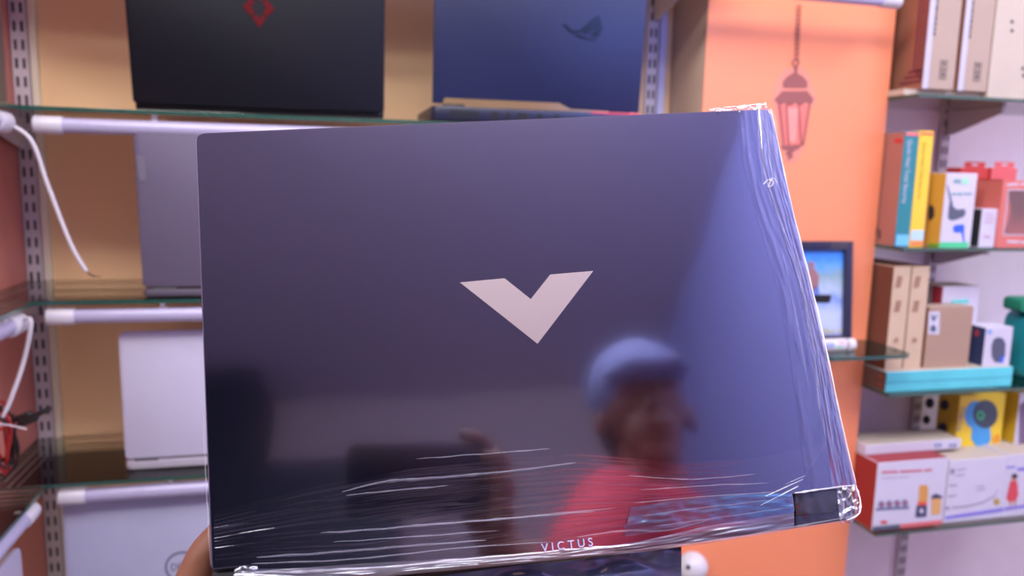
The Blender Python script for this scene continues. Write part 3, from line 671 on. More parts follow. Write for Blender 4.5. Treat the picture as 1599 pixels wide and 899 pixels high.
for (a, c) in zip(pts, pts[1:]): pxpoly(b, [a, c, (c[0], c[1] + 2), (a[0], a[1] + 2)], Yd)
pxpoly(b, ell(1479, 793, 3.5, 2.5), Yd)
bars(b, Yd, [(1484, 732, 1490, 731, 8), (1493, 733, 1508, 731, 1.5), (1493, 741, 1506, 740, 1.5), (1482, 757, 1494, 756, 2), (1480, 774, 1493, 772, 2), (1524, 760, 1536, 757, 1.5), (1526, 765, 1538, 762, 1.5)])
loose('line_drawing', b, mat('grey_ink', (140, 140, 160), .5), t)
b = B(); pxpoly(b, ell(1556, 783, 5, 5.5), Yd); obj('gold_seal', b, mat('gold_print', (176, 150, 90), .4), t)
t, x0, x1, z0, z1 = carton('picture_box', 'white box with a child in a red dress printed on it, at the right edge', 'box', 1569, 1640, 708, 812, 1.306, .15, ZD, (WCARD, WCARD, CREAM)); ZP = z1
b = B(); pxpoly(b, [(1577, 752), (1581, 749), (1587, 750), (1589, 757), (1590, 772), (1586, 782), (1575, 783), (1571, 778), (1574, 764)], Yd); dr = obj('red_dress_picture', b, mat('dress_red_print', (206, 70, 84), .45), t)
b = B(); pxpoly(b, ell(1583, 746, 4.2, 5), Yd, off=.0009); pxpoly(b, [(1576, 782), (1579, 782), (1579, 788), (1576, 788)], Yd, off=.0009); pxpoly(b, [(1583, 781), (1586, 781), (1586, 788), (1583, 788)], Yd, off=.0009); obj('skin_picture', b, mat('skin_print', (190, 140, 120), .5), dr)
b = B(); pxpoly(b, ell(1583.5, 742.5, 4.6, 3.6), Yd, off=.0014); obj('hair_picture', b, INK, dr)
b = B(); bars(b, Yd, [(1571, 728, 1585, 727, 3), (1588, 730, 1603, 729, 5), (1568, 792, 1603, 787, 5)]); obj('violet_print', b, mat('violet_print', (130, 122, 210), .4), t)
# long flat white box on the red box
z0 = ZR + .0007; Yt = 1.385
t, x0, x1, za, zb_ = carton('long_flat_box', 'long flat white box lying on top of the red blender box', 'box', 1352, 1500, 688, 712, Yt - .04, .07, z0, (WCARD, WCARD, CREAM), ht=.022)
b = B()
for x in (1459, 1482): bars(b, Yt - .04, [(x, 692, x + 4, 692, 6), (x + 6, 692, x + 11, 692, 6)])
obj('blue_print', b, mat('dusty_blue_print', (130, 140, 180), .5), t)
# yellow headphone box
Yy = 1.375
YB = mat('yellow_gloss_card', (240, 206, 50), .35); YD = mat('dark_yellow_card', (206, 168, 40), .45)
t, x0, x1, z0, z1 = carton('headphone_box', 'yellow headphone box with a blue and black headphone picture', 'box', 1495, 1566, 616, 706, Yy, .060, ZW, (YB, YD, YB))
b = B(); merge(b, text_bm('ROBO', at(1493.5, 673, Yy - .0004), (0.09, 0, 1), (-1, 0, .09), width=.055, height=.011)); 
b.transform(Matrix.Translation((.010, 0, 0))); obj('lettering', b, mat('violet_ink', (96, 84, 150), .5), t)
b = B(); pxpoly(b, ell(1524, 648, 18, 22), Yy); pxpoly(b, [(1518, 664), (1545, 664), (1547, 686), (1540, 696), (1524, 696), (1516, 685)], Yy, off=.0008); hb = obj('blue_headphone_picture', b, mat('sky_blue_print', (70, 160, 224), .4), t)
b = B(); pxpoly(b, ell(1538, 646, 19, 22), Yy, off=.0014); ec = obj('dark_earcup_picture', b, mat('charcoal_print', (60, 76, 96), .4), hb)
b = B(); ring_px(b, 1530, 648, 6, 7, 2.5, Yy, off=.002); obj('earcup_ring_picture', b, GRN, ec)
b = B(); bars(b, Yy, [(1551, 680, 1553, 680, 12), (1556, 678, 1559, 678, 12)]); obj('red_tag', b, mat('orange_red_print', (226, 96, 50), .4), t)
b = B()
for x, y, r_ in ((1452, 629, 7), (1475, 632, 7), (1447, 655, 6), (1472, 668, 7)): side_quad(b, x0, ell(x, y, r_, r_ * 1.2, 12))
loose('small_headphone_picture', b, INK, t)
t, x0, x1, z0, z1 = carton('yellow_white_box', 'yellow and white box cut by the right picture edge, above the child picture box', 'box', 1588, 1650, 612, 704, 1.36, .06, ZP, (WCARD, YD, YB))
b = B(); pxpoly(b, [(1592, 632), (1599, 626), (1620, 626), (1620, 700), (1590, 700)], 1.36); obj('purple_picture', b, mat('muted_purple_print', (120, 100, 130), .5), t)

# ------------------------------------------------------------------ small glass shelf on the pillar with photo frame and marker
ZP_ = at(1360, 556, 1.235).z
b = bmesh.new(); t_ = bmesh.new()
pts = [(.90, PYF - .002, 0), (1.108, PYF - .002, 0), (1.108, 1.262, 0)] + [(1.083 + .025 * math.cos(a), 1.26 - .025 * math.sin(a), 0) for a in [k * .314 for k in range(1, 6)]] + [(.925, 1.235, 0), (.90, 1.26, 0)]
t_ = prism(B(), [(x, y, ZP_ - GT) for x, y, z in pts], (0, 0, GT))
for f in t_.faces:
    f.normal_update()
    f.material_index = 0 if abs(f.normal.z) > .5 else 1
obj('glass_shelf', t_, [GLASS, GEDGE], label='small round-cornered glass shelf on the orange pillar under the photo frame', cat='shelf')
# frame
Yp = 1.345; fx0, fx1 = at(1240, 450, Yp).x, at(1332, 450, Yp).x; fz0, fz1 = ZP_, at(1290, 377, Yp).z
T = thing('photo_frame', 'black picture frame with a bluish outdoor photo on the pillar shelf', 'photo frame', ((fx0 + fx1) / 2, Yp, ZP_))
Rt = Matrix.Translation((0, Yp, fz0)) @ Matrix.Rotation(math.radians(-6), 4, 'X') @ Matrix.Translation((0, -Yp, -fz0))
fw = .018; tb = bmesh.new()
for q in (((fx0, fz0), (fx1, fz0), (fx1 - fw, fz0 + fw), (fx0 + fw, fz0 + fw)), ((fx1, fz0), (fx1, fz1), (fx1 - fw, fz1 - fw), (fx1 - fw, fz0 + fw)),
          ((fx1, fz1), (fx0, fz1), (fx0 + fw, fz1 - fw), (fx1 - fw, fz1 - fw)), ((fx0, fz1), (fx0, fz0), (fx0 + fw, fz0 + fw), (fx0 + fw, fz1 - fw))):
    prism(tb, [(x, Yp - .012, z) for x, z in q], (0, .014, 0), bev=.002)
b = B(); merge(b, tb, Rt); obj('frame_moulding', b, mat('black_lacquer', (34, 36, 58), .15, coat=.6), T, autos=40)
tb = bmesh.new(); box(tb, fx0 + fw - .002, fx1 - fw + .002, Yp - .004, Yp + .002, fz0 + fw - .002, fz1 - fw + .002); b = B(); merge(b, tb, Rt)
# photo material: procedural bands of sky, haze and sand in the picture's own coordinates
mp = bpy.data.materials.new('printed_photo'); mp.use_nodes = True; nt = mp.node_tree; pb = nt.nodes['Principled BSDF']; pb.inputs['Roughness'].default_value = .2
tc = nt.nodes.new('ShaderNodeTexCoord'); sp = nt.nodes.new('ShaderNodeSeparateXYZ'); nt.links.new(tc.outputs['Generated'], sp.inputs[0])
nz = nt.nodes.new('ShaderNodeTexNoise'); nz.inputs['Scale'].default_value = 6; nt.links.new(tc.outputs['Generated'], nz.inputs[0])
ad = nt.nodes.new('ShaderNodeMath'); ad.operation = 'MULTIPLY_ADD'; ad.inputs[1].default_value = .16; nt.links.new(nz.outputs['Fac'], ad.inputs[0]); nt.links.new(sp.outputs['Z'], ad.inputs[2])
cr = nt.nodes.new('ShaderNodeValToRGB'); nt.links.new(ad.outputs[0], cr.inputs[0]); nt.links.new(cr.outputs[0], pb.inputs['Base Color'])
E_ = cr.color_ramp.elements; E_[0].position = 0.0; E_[0].color = lin((176, 190, 226)) + (1,); E_[1].position = 1.05; E_[1].color = lin((60, 132, 226)) + (1,)
for pos, c_ in ((.35, (180, 196, 236)), (.50, (122, 150, 206)), (.62, (170, 190, 214)), (.78, (134, 164, 176)), (.88, (96, 160, 226))):
    e = E_.new(pos); e.color = lin(c_) + (1,)
ph = obj('photo_print', b, mp, T)
tb = bmesh.new(); yy = Yp - .0043
def fq(bmx, pts): prism(bmx, [Vector((at(x, y, yy).x, yy, at(x, y, yy).z)) for x, y in pts], (0, -.0004, 0))
fq(tb, ell(1275, 415, 5, 6)); fq(tb, [(1270, 421), (1280, 421), (1286, 432), (1284, 446), (1272, 458), (1266, 448), (1266, 430)])
b = B(); merge(b, tb, Rt); obj('person_in_photo', b, mat('photo_skin_brown', (150, 108, 112), .4), ph)
tb = bmesh.new(); fq(tb, [(1268, 452), (1284, 446), (1284, 462), (1276, 474), (1268, 466)]); b = B(); merge(b, tb, Rt); obj('blue_cloth_in_photo', b, mat('photo_blue', (96, 120, 190), .4), ph)
tb = bmesh.new()
for (x, y) in ((1290, 518), (1297, 517), (1308, 516), (1286, 514)): fq(tb, ell(x, y, 4, 2.6, 10))
b = B(); merge(b, tb, Rt @ Matrix.Translation((0, -.009, 0))); loose('frame_ornament', b, mat('pale_gold', (190, 190, 150), .3, metal=.4), T)
tb = bmesh.new(); cxm = (fx0 + fx1) / 2; prism(tb, [(cxm - .02, Yp + .0025, fz0 + .10), (cxm + .02, Yp + .0025, fz0 + .10), (cxm + .02, PYF - .010, fz0 + .002), (cxm - .02, PYF - .010, fz0 + .002)], (0, .0015, .001)); b = B(); merge(b, tb)
obj('strut', b, BLACK_P, T)
# marker tube lying in front of the frame
r = .0118; Ys = 1.29; c0 = at(1215, 540, Ys).x; c1 = at(1318, 538, Ys).x; c2 = at(1333, 538, Ys).x; zc = ZP_ + r
T = thing('marker_pen', 'fat white marker with a pastel label lying before the photo frame', 'marker', ((c0 + c2) / 2, Ys, ZP_))
obj('barrel', tube(B(), [(c0, Ys, zc), (c0 + .002, Ys, zc), (c1, Ys, zc)], [r * .8, r, r], 20), WHITE_P, T, autos=40)
obj('cap', tube(B(), [(c1 + .0035, Ys, zc), (c2 - .002, Ys, zc), (c2, Ys, zc)], [r, r * .96, r * .6], 20), WHITE_P, T, autos=40)
obj('collar', tube(B(), [(c1, Ys, zc), (c1 + .0035, Ys, zc)], r * .92, 20), mat('slate_ring', (90, 90, 110), .4), T, autos=40)
def patch(x0, x1, a0, a1, m, nm):
    t2 = bmesh.new(); n = 6; A = [[t2.verts.new((x, Ys - (r + e) * math.cos(math.radians(a0 + (a1 - a0) * k / n)), zc + (r + e) * math.sin(math.radians(a0 + (a1 - a0) * k / n)))) for k in range(n + 1)] for x, e in ((x0, .0003), (x1, .0003))]
    for k in range(n): t2.faces.new((A[0][k], A[0][k + 1], A[1][k + 1], A[1][k]))
    obj(nm, t2, m, T, smooth=True)
patch(c1 - .020, c1 - .006, 10, 50, mat('pastel_pink', (226, 170, 206), .4), 'pink_label'); patch(c1 - .024, c1 - .012, -30, 5, mat('pastel_green', (150, 206, 190), .4), 'green_label'); patch(c1 - .055, c1 - .030, -20, 35, mat('pastel_blue', (150, 160, 206), .4), 'blue_label')

# white dome camera on an arm at the lower part of the pillar
Yb = 1.33; c = at(1082, 884, Yb); rr = .030
T = thing('dome_camera', 'small white ball-shaped gadget with a dark dot against the lower pillar', 'gadget', (c.x, Yb, c.z - .06))
b = B(); ball(b, c, rr, (1.0, 1, .98), 32); obj('ball_housing', b, WHITE_P, T, smooth=True)
b = B(); d = (at(1070, 886, Yb - .03) - c).normalized(); ball(b, c + d * rr * .95, .005, seg=14); obj('lens', b, BLACK_P, T, smooth=True)
obj('stand_arm', tube(B(), smooth_path([c + Vector((.0, 0, -.026)), c + Vector((.0, .002, -.05)), c + Vector((0, .025, -.06)), (c.x, PYF - .0015, c.z - .06)]), .006, 12), WHITE_P, T, autos=50)
# ------------------------------------------------------------------ the laptop held in the hand
LC = Vector((.1131, .4249, -.0774 + HC))
LU = Vector((.9956, -.0548, .0762)).normalized(); LN = Vector((-.0802, -.9185, .3873)); LN = (LN - LU * LN.dot(LU)).normalized(); LV_ = LN.cross(LU)
def LP3(u, v, w): return LC + LU * u + LV_ * v - LN * w            # w = depth behind the lid's face
def L(px, py, w=0.0):
    r = ray(px, py); o = Vector((0, 0, HC)); p0 = LC - LN * w
    return o + r * ((p0 - o).dot(LN) / r.dot(LN))
def fillet(pts, r, n=6):
    out = []
    for i, p in enumerate(pts):
        p = Vector(p); a = Vector(pts[i - 1]); c = Vector(pts[(i + 1) % len(pts)]); rr = r[i]
        if rr <= 0: out.append(p); continue
        d0 = (a - p).normalized() * rr; d1 = (c - p).normalized() * rr
        for k in range(n + 1):
            t = k / n; out.append(p + d0 * (1 - t) ** 2 + d1 * t ** 2)
    return out
mw = Matrix((LU, -LN, LV_)).transposed().to_4x4(); mw.translation = LP3(0, -.13, .012)
T = thing('laptop', 'dark blue laptop wrapped in clear film, held up in front, silver V emblem', 'laptop', None, None, mw)
# glossy dark lid under protective film
m = bpy.data.materials.new('filmed_blue_lid'); m.use_nodes = True; nt = m.node_tree; pb = nt.nodes['Principled BSDF']; MATS['filmed_blue_lid'] = m
pb.inputs['Base Color'].default_value = (.27, .28, .42, 1); pb.inputs['Metallic'].default_value = 1.0; pb.inputs['Roughness'].default_value = .09
pb.inputs['Coat Weight'].default_value = 1.0; pb.inputs['Coat IOR'].default_value = 1.75; pb.inputs['Coat Roughness'].default_value = .03
tc = nt.nodes.new('ShaderNodeTexCoord'); mpn = nt.nodes.new('ShaderNodeMapping'); mpn.inputs['Scale'].default_value = (9, 9, 9)
nz = nt.nodes.new('ShaderNodeTexNoise'); nz.inputs['Scale'].default_value = 1; nz.inputs['Detail'].default_value = 2
bp = nt.nodes.new('ShaderNodeBump'); bp.inputs['Strength'].default_value = .25; bp.inputs['Distance'].default_value = .003
nt.links.new(tc.outputs['Object'], mpn.inputs[0]); nt.links.new(mpn.outputs[0], nz.inputs[0]); nt.links.new(nz.outputs['Fac'], bp.inputs['Height']); nt.links.new(bp.outputs[0], pb.inputs['Coat Normal'])
lid_px = [(304.5, 207.5), (1203.5, 169.5), (1336, 760), (1238, 771), (1242, 800), (1170, 820), (1100, 832), (1000, 849), (860, 866), (720, 881), (560, 900), (392, 922), (384, 884), (330, 890)]
pts = fillet([L(x, y) for x, y in lid_px], [.006, .006, .003, 0, .002, 0, 0, 0, 0, 0, 0, .003, 0, .002])
lid = obj('lid', prism(B(), pts, -LN * .0052, bev=.0007), m, T, autos=35)
for p_ in lid.data.polygons: p_.use_smooth = False
em = mat('silver_emblem', (208, 192, 194), .28, metal=.75)
obj('v_emblem', prism(B(), [L(x, y) for x, y in [(718, 441), (787.7, 434.5), (828.6, 467), (858.9, 428.7), (926.3, 423), (839.2, 536.8)]], LN * .0004), em, lid, label='silver V-shaped emblem')
b = B(); o_ = L(845.5, 861.5); x_ = (L(925, 851.5) - o_)
merge(b, text_bm('V I C T U S', o_ + LN * .0009, x_, x_.cross(-LN), width=x_.length, height=.0042, ext=.0009)); obj('lettering', b, mat('silver_letters', (178, 172, 204), .35), lid)
# chassis behind the lid
ch = [(304.5, 207.5), (1203.5, 169.5), (1340, 800), (1332, 812), (1200, 832), (1000, 862), (860, 878), (560, 918), (331, 950)]
pts = fillet([L(x, y, .0056) for x, y in ch], [.006, .006, .002, .002, 0, 0, 0, 0, .004])
cx_ = Vector((0, 0, 0))
for p in pts: cx_ += p / len(pts)
pts = [cx_ + (p - cx_) * .996 for p in pts]
obj('chassis', prism(B(), pts, -LN * .017, bev=.0018), mat('black_chassis', (20, 21, 28), .35, coat=.3), T, autos=35)
# black hinge block in the lid's notch
hp = [(1238, 772), (1310, 763), (1316, 792), (1300, 800), (1243, 806)]
obj('hinge_block', prism(B(), [L(x, y, .0025) for x, y in hp], -LN * .004, bev=.0012), mat('hinge_black', (30, 30, 32), .4, coat=.4), T, autos=35)
hp = [(331, 894), (383, 888), (390, 922), (333, 929)]
obj('hinge_block', prism(B(), [L(x, y, .0025) for x, y in hp], -LN * .004, bev=.0012), MATS['hinge_black'], T, autos=35)
# --- clear film: crumpled strips and creases
def film_mat(name, fac, rough, col=(.92, .92, 1.0), tint=(.97, .97, .98), bump=.25):
    return glassy(name, tint, gloss=col, rough=rough, fac=fac, bump=bump, scale=(70, 70, 70), bdist=.001)
FILM = film_mat('clear_wrap', .10, .08, bump=.0); FILM2 = film_mat('crumpled_wrap', .24, .16); FILM3 = film_mat('bunched_wrap', .34, .34, (.85, .88, 1.0), bump=.1)
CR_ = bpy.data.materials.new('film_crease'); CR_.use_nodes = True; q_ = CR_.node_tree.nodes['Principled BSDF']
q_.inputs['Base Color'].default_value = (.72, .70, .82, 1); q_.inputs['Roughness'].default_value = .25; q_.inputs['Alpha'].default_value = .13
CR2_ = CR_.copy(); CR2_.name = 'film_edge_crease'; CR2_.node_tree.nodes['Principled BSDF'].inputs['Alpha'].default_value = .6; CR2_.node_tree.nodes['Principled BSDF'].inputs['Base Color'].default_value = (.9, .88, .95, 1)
def samp(poly, t):
    seg = [((poly[i + 1][0] - poly[i][0]) ** 2 + (poly[i + 1][1] - poly[i][1]) ** 2) ** .5 for i in range(len(poly) - 1)]
    d = t * sum(seg)
    for i, s in enumerate(seg):
        if d <= s or i == len(seg) - 1:
            k = d / s if s else 0; a, c = poly[i], poly[i + 1]; return (a[0] + (c[0] - a[0]) * k, a[1] + (c[1] - a[1]) * k)
        d -= s
def film(name, A, Bp, nu, nv, amp, sl, sc, m, w0=-.0009, seed=0, parent=None):
    """sheet between two traced edges on the lid; ridges run along the edges: sl = along frequency, sc = cross frequency"""
    b = bmesh.new(); V = []
    for i in range(nu + 1):
        t = i / nu; a = samp(A, t); c = samp(Bp, t); row = []
        for j in range(nv + 1):
            s = j / nv; e = min(1, 6 * s, 6 * (1 - s))
            h = amp * (noise.noise((t * sl, s * sc, seed * 7.3)) + .5 * noise.noise((t * sl * 2.3, s * sc * 2.1, seed * 3.1 + 5))) * (.35 + .65 * e)
            row.append(b.verts.new(L(a[0] + (c[0] - a[0]) * s, a[1] + (c[1] - a[1]) * s, w0 - abs(h))))
        V.append(row)
    for i in range(nu):
        for j in range(nv): b.faces.new((V[i][j], V[i + 1][j], V[i + 1][j + 1], V[i][j + 1]))
    return obj(name, b, m, parent or lid, smooth=True)
def crease(pxs, r, m=CR_, w=-.0009, jit=.6, seed=0):
    P = smooth_path([L(x, y, w) for x, y in pxs], 10); n = len(P)
    P = [p + LU * noise.noise((i * .35, seed, 1)) * .0006 * jit + LV_ * noise.noise((i * .35, seed, 9)) * .0006 * jit for i, p in enumerate(P)]
    rs = [r * (.25 + .75 * math.sin(math.pi * min(1, max(0, i / (n - 1)))) ** .5) * (.6 + .6 * abs(noise.noise((i * .3, seed, 4)) * 2)) for i in range(n)]
    b = B(); tube(b, P, rs, 6); return b
edgeR = [(1204, 170), (1216, 230), (1236, 322), (1262, 425), (1290, 545), (1312, 650), (1337, 758)]
inR = [(1182, 171), (1187, 235), (1196, 290), (1222, 372), (1245, 440), (1266, 545), (1284, 660), (1300, 762)]
film('film_side_band', inR, edgeR, 160, 26, .0010, 6, 7, FILM2, seed=1)
film('film_side_band', [(1150, 172), (1160, 250), (1180, 330), (1215, 450), (1235, 560), (1250, 680), (1262, 762)], inR, 100, 12, .0006, 5, 4, FILM, seed=2)
bot0 = [(332, 700), (500, 720), (640, 715), (860, 700), (1060, 690), (1180, 650), (1290, 640)]
bot1 = [(334, 888), (392, 884), (560, 880), (720, 862), (860, 848), (1060, 815), (1180, 795), (1238, 770), (1306, 762)]
film('film_lower_sheet', [(334, 800), (480, 762), (640, 732), (800, 716), (900, 708), (1060, 722), (1180, 715), (1292, 690)], [(336, 888), (400, 884), (560, 886), (720, 868), (860, 853), (1060, 824), (1180, 805), (1238, 772)], 260, 110, .0005, 2.6, 16, FILM, seed=3)
film('film_bottom_edge', [(366, 890), (400, 888), (560, 886), (720, 876), (860, 865), (1000, 845), (1100, 822), (1200, 806), (1240, 800)], [(368, 910), (400, 914), (560, 904), (720, 886), (860, 873), (1000, 862), (1100, 849), (1200, 833), (1240, 826)], 240, 14, .0010, 9, 4, FILM3, seed=4)
film('film_corner_bunch', [(1306, 760), (1322, 752), (1336, 752)], [(1312, 818), (1330, 816), (1343, 800)], 24, 34, .0030, 3, 4, FILM3, seed=5, w0=.001)
film('film_corner_bunch', [(1242, 770), (1275, 765), (1318, 760)], [(1244, 828), (1280, 822), (1320, 816)], 30, 24, .0005, 3, 4, FILM, seed=8, w0=.0005)
film('film_blue_sheen', [(985, 792), (1060, 780), (1150, 772), (1236, 770)], [(975, 838), (1060, 826), (1150, 815), (1240, 800)], 120, 16, .0009, 5, 5, glassy('sheen_tinted_wrap', (.95, .97, 1.0), gloss=(.35, .75, 1.0), rough=.25, fac=.30), seed=12, w0=-.0016)  # the wrap's iridescent sheen put into this patch's blue gloss colour
film('film_bottom_fold', [(396, 892), (560, 880), (720, 871), (860, 864), (960, 852)], [(396, 914), (560, 904), (720, 889), (860, 875), (960, 864)], 120, 10, .0006, 6, 4, glassy('milky_wrap', (.9, .9, .92), gloss=(.95, .93, 1.0), rough=.35, fac=.26), seed=13, w0=-.0014)
film('film_corner_bunch', [(366, 888), (380, 883), (402, 883)], [(362, 915), (380, 918), (405, 915)], 18, 18, .0030, 4, 4, FILM3, seed=6, w0=.0)
film('film_top_crinkle', [(1108, 170), (1140, 166), (1170, 163), (1196, 160)], [(1110, 178), (1140, 177), (1170, 176), (1200, 175)], 44, 8, .0050, 9, 4, FILM3, seed=7, w0=.003)
k = 0
for pxs, r, m_ in [
    (edgeR, .0008, CR2_), ([(1186, 180), (1191, 240), (1200, 290), (1228, 368), (1250, 440), (1270, 520), (1286, 600), (1300, 690), (1310, 760)], .0006, CR_),
    ([(1196, 175), (1199, 215), (1204, 260), (1214, 288)], .0007, CR_), ([(1184, 180), (1186, 220), (1196, 262), (1204, 285)], .0005, CR_),
    ([(1244, 405), (1256, 460), (1262, 505), (1270, 548), (1280, 640)], .0009, CR_), ([(1222, 390), (1238, 470), (1250, 530), (1262, 600)], .0003, CR_),
    ([(1192, 288), (1200, 281), (1208, 286), (1200, 292), (1206, 278), (1214, 285)], .0006, CR2_), ([(1262, 440), (1275, 520), (1296, 600), (1316, 690)], .0004, CR_),
    ([(1208, 172), (1214, 210), (1212, 260)], .0004, CR_), ([(1284, 560), (1277, 610), (1290, 690)], .0003, CR_),
    ([(534, 768), (600, 752), (690, 745), (790, 736), (900, 722)], .0008, CR_), ([(540, 773), (620, 765), (700, 758)], .0005, CR_),
    ([(500, 832), (600, 825), (720, 815), (830, 806), (930, 798)], .0007, CR_), ([(400, 870), (520, 862), (640, 852), (760, 843)], .0008, CR_),
    ([(392, 880), (560, 872), (720, 855), (860, 846)], .0005, CR_), ([(520, 846), (640, 838), (780, 828)], .0004, CR_),
    ([(640, 820), (760, 812), (860, 802), (960, 793)], .0004, CR_), ([(900, 838), (980, 828), (1040, 828), (1120, 808)], .0006, CR_),
    ([(980, 742), (1080, 748), (1180, 740)], .00035, CR_), ([(1000, 765), (1100, 758), (1200, 754)], .0004, CR_), ([(990, 785), (1100, 775), (1210, 768)], .0004, CR_),
    ([(1000, 806), (1100, 792), (1230, 778)], .0005, CR_), ([(1020, 822), (1120, 808), (1232, 792)], .0005, CR_), ([(650, 716), (760, 708), (860, 700)], .0003, CR_),
    ([(390, 894), (480, 892), (600, 886), (720, 874), (860, 861), (980, 850)], .0009, CR2_), ([(430, 902), (560, 893), (700, 878)], .0006, CR_),
    ([(860, 870), (960, 862), (1060, 850), (1140, 840), (1240, 822), (1330, 806)], .0007, CR_), ([(1240, 770), (1280, 764), (1336, 757)], .0006, CR2_),
    ([(1312, 766), (1318, 790), (1312, 812)], .0008, CR_), ([(1336, 757), (1343, 780), (1341, 802), (1322, 812)], .0008, CR2_), ([(1318, 762), (1330, 775), (1336, 795)], .0006, CR_),
    ([(317, 640), (322, 760), (329, 885)], .0003, CR_)]:
    k += 1
    obj('film_crease', crease(pxs, r, m_, seed=k, w=(-.0004 if k > 1 else .0004)), m_, lid, smooth=True)
# loose wrap hanging under the laptop's lower edge
b = bmesh.new(); V = []
for i in range(61):
    t = i / 60; a = samp([(560, 912), (760, 888), (900, 874), (1064, 853)], t); c = samp([(560, 960), (760, 960), (940, 955), (1064, 948)], t); row = []
    for j in range(21):
        s = j / 20; h = .006 * noise.noise((t * 7, s * 3, 2.2)) + .003 * noise.noise((t * 19, s * 7, 4.2)); row.append(b.verts.new(L(a[0] + (c[0] - a[0]) * s, a[1] + (c[1] - a[1]) * s, .020 + h)))
    V.append(row)
for i in range(60):
    for j in range(20): b.faces.new((V[i][j], V[i + 1][j], V[i + 1][j + 1], V[i][j + 1]))
obj('hanging_wrap', b, mat('bluish_wrap', (120, 132, 165), .3, metal=.2, coat=.5), T, smooth=True)

# ------------------------------------------------------------------ smartphone taking the picture (seen mirrored in the lid)
PM = Matrix.Translation((0, 0, HC)) @ M.to_4x4()
T = thing('smartphone', 'dark phone held sideways, seen as a dark shape mirrored in the lid', 'phone', None, None, Matrix.Translation(PM @ Vector((.03, -.03, .008))))
tb = bmesh.new(); prism(tb, [(x, z, .0045) for x, z in round_rect(.028, .010, .158, .076, .010)], (0, 0, .008), bev=.0015); b = B(); merge(b, tb, PM); obj('phone_body', b, mat('navy_phone', (26, 30, 52), .3), T, autos=40)
tb = bmesh.new()
for (x, y) in ((0, .022), (.024, .010), (.024, -.010)): tube(tb, [(x, y, .0045), (x, y, .0025)], .006, 20)
b = B(); merge(b, tb, PM); obj('lens_cluster', b, BLACK_P, T, autos=40)

# ------------------------------------------------------------------ the person holding laptop and phone
def remeshed(name, bm, vox, m, parent, sm=6):
    me = bpy.data.meshes.new('tmp'); bm.to_mesh(me); bm.free()
    o = bpy.data.objects.new('tmp', me); COL.objects.link(o)
    r = o.modifiers.new('r', 'REMESH'); r.mode = 'VOXEL'; r.voxel_size = vox; r.use_smooth_shade = True
    s = o.modifiers.new('s', 'SMOOTH'); s.iterations = sm; s.factor = .5
    m2 = bpy.data.meshes.new_from_object(o.evaluated_get(bpy.context.evaluated_depsgraph_get()))
    bpy.data.objects.remove(o); bpy.data.meshes.remove(me)
    b = bmesh.new(); b.from_mesh(m2); bpy.data.meshes.remove(m2)
    return obj(name, b, m, parent, smooth=True)
def limb(bm, pts):
    pts = [(Vector(p), r) for p, r in pts]
    for (p, r), (q, s) in zip(pts, pts[1:]):
        tube(bm, [p, p.lerp(q, .5), q], [r, (r + s) / 2, s], 14)
    for p, r in pts: ball(bm, p, r, seg=16)
HX = Vector((.385, -.38, 1.60)); NK = Vector((.38, -.40, 1.455)); CH = Vector((.33, -.24, 1.24)); PV = Vector((.34, -.27, .93))
SL, SR = Vector((.27, -.20, 1.37)), Vector((.47, -.42, 1.375))
EL, WL = Vector((.10, .06, 1.12)), LP3(-.205, -.235, .034)
ER, WR = Vector((.42, -.17, 1.12)), PM @ Vector((.128, -.062, .050))
T = thing('person', 'person in a crimson t-shirt holding up the laptop from its lower left corner', 'person', (.34, -.25, 0))
SK = mat('brown_skin', (122, 78, 60), .5, scale=60); 
b = B()
ball(b, HX + Vector((0, -.005, .025)), .080, (.92, 1.12, 1.12), 28); ball(b, HX + Vector((0, .025, -.045)), .053, (.9, 1.05, 1.1), 24)
ball(b, HX + Vector((0, .045, -.088)), .026, (1.2, 1, .9))                     # chin
prism(b, [HX + Vector((-.006, .084, .018)), HX + Vector((.006, .084, .018)), HX + Vector((.014, .082, -.026)), HX + Vector((0, .110, -.024)), HX + Vector((-.014, .082, -.026))], (0, -.02, 0))   # nose
for s in (-1, 1):
    ball(b, HX + Vector((s * .078, -.005, -.005)), .019, (.45, .8, 1.5)); ball(b, HX + Vector((s * .030, .072, .022)), .020, (1.2, .7, .5))
ball(b, HX + Vector((0, .088, -.055)), .016, (1.5, .6, .55))
limb(b, [(HX + Vector((0, -.02, -.04)), .052), (NK, .055), (NK + Vector((0, 0, -.06)), .07)])
def dense(rows, n=6):
    out = []
    for (a, c) in zip(rows, rows[1:]): out += [tuple(a[i] + (c[i] - a[i]) * k / n for i in range(3)) for k in range(n)]
    return out + [rows[-1]]
for z, rx, ry in dense(((1.34, .15, .085), (1.24, .165, .105), (1.14, .15, .10), (1.04, .14, .10), (.95, .15, .105), (.90, .15, .10))):
    tb = bmesh.new(); ball(tb, (0, 0, 0), 1, (rx, ry, .05), 24); merge(b, tb, Matrix.Translation((.375, -.325, z)) @ Matrix.Rotation(math.radians(-46 * min(1, max(0, (z - .85) / .4))), 4, 'Z'))
limb(b, [(SL, .052), (EL, .038), (EL.lerp(WL, .3), .040), (WL, .023)])
limb(b, [(SR, .052), (ER, .038), (ER.lerp(WR, .3), .040), (WR, .026)])
for s in (-1, 1):
    limb(b, [((.365 + s * .075, -.325, .90), .080), ((.35 + s * .10, -.26, .50), .054), ((.34 + s * .10, -.27, .38), .054), ((.34 + s * .11, -.29, .09), .036), ((.34 + s * .115, -.20, .035), .030), ((.34 + s * .12, -.12, .03), .028)])
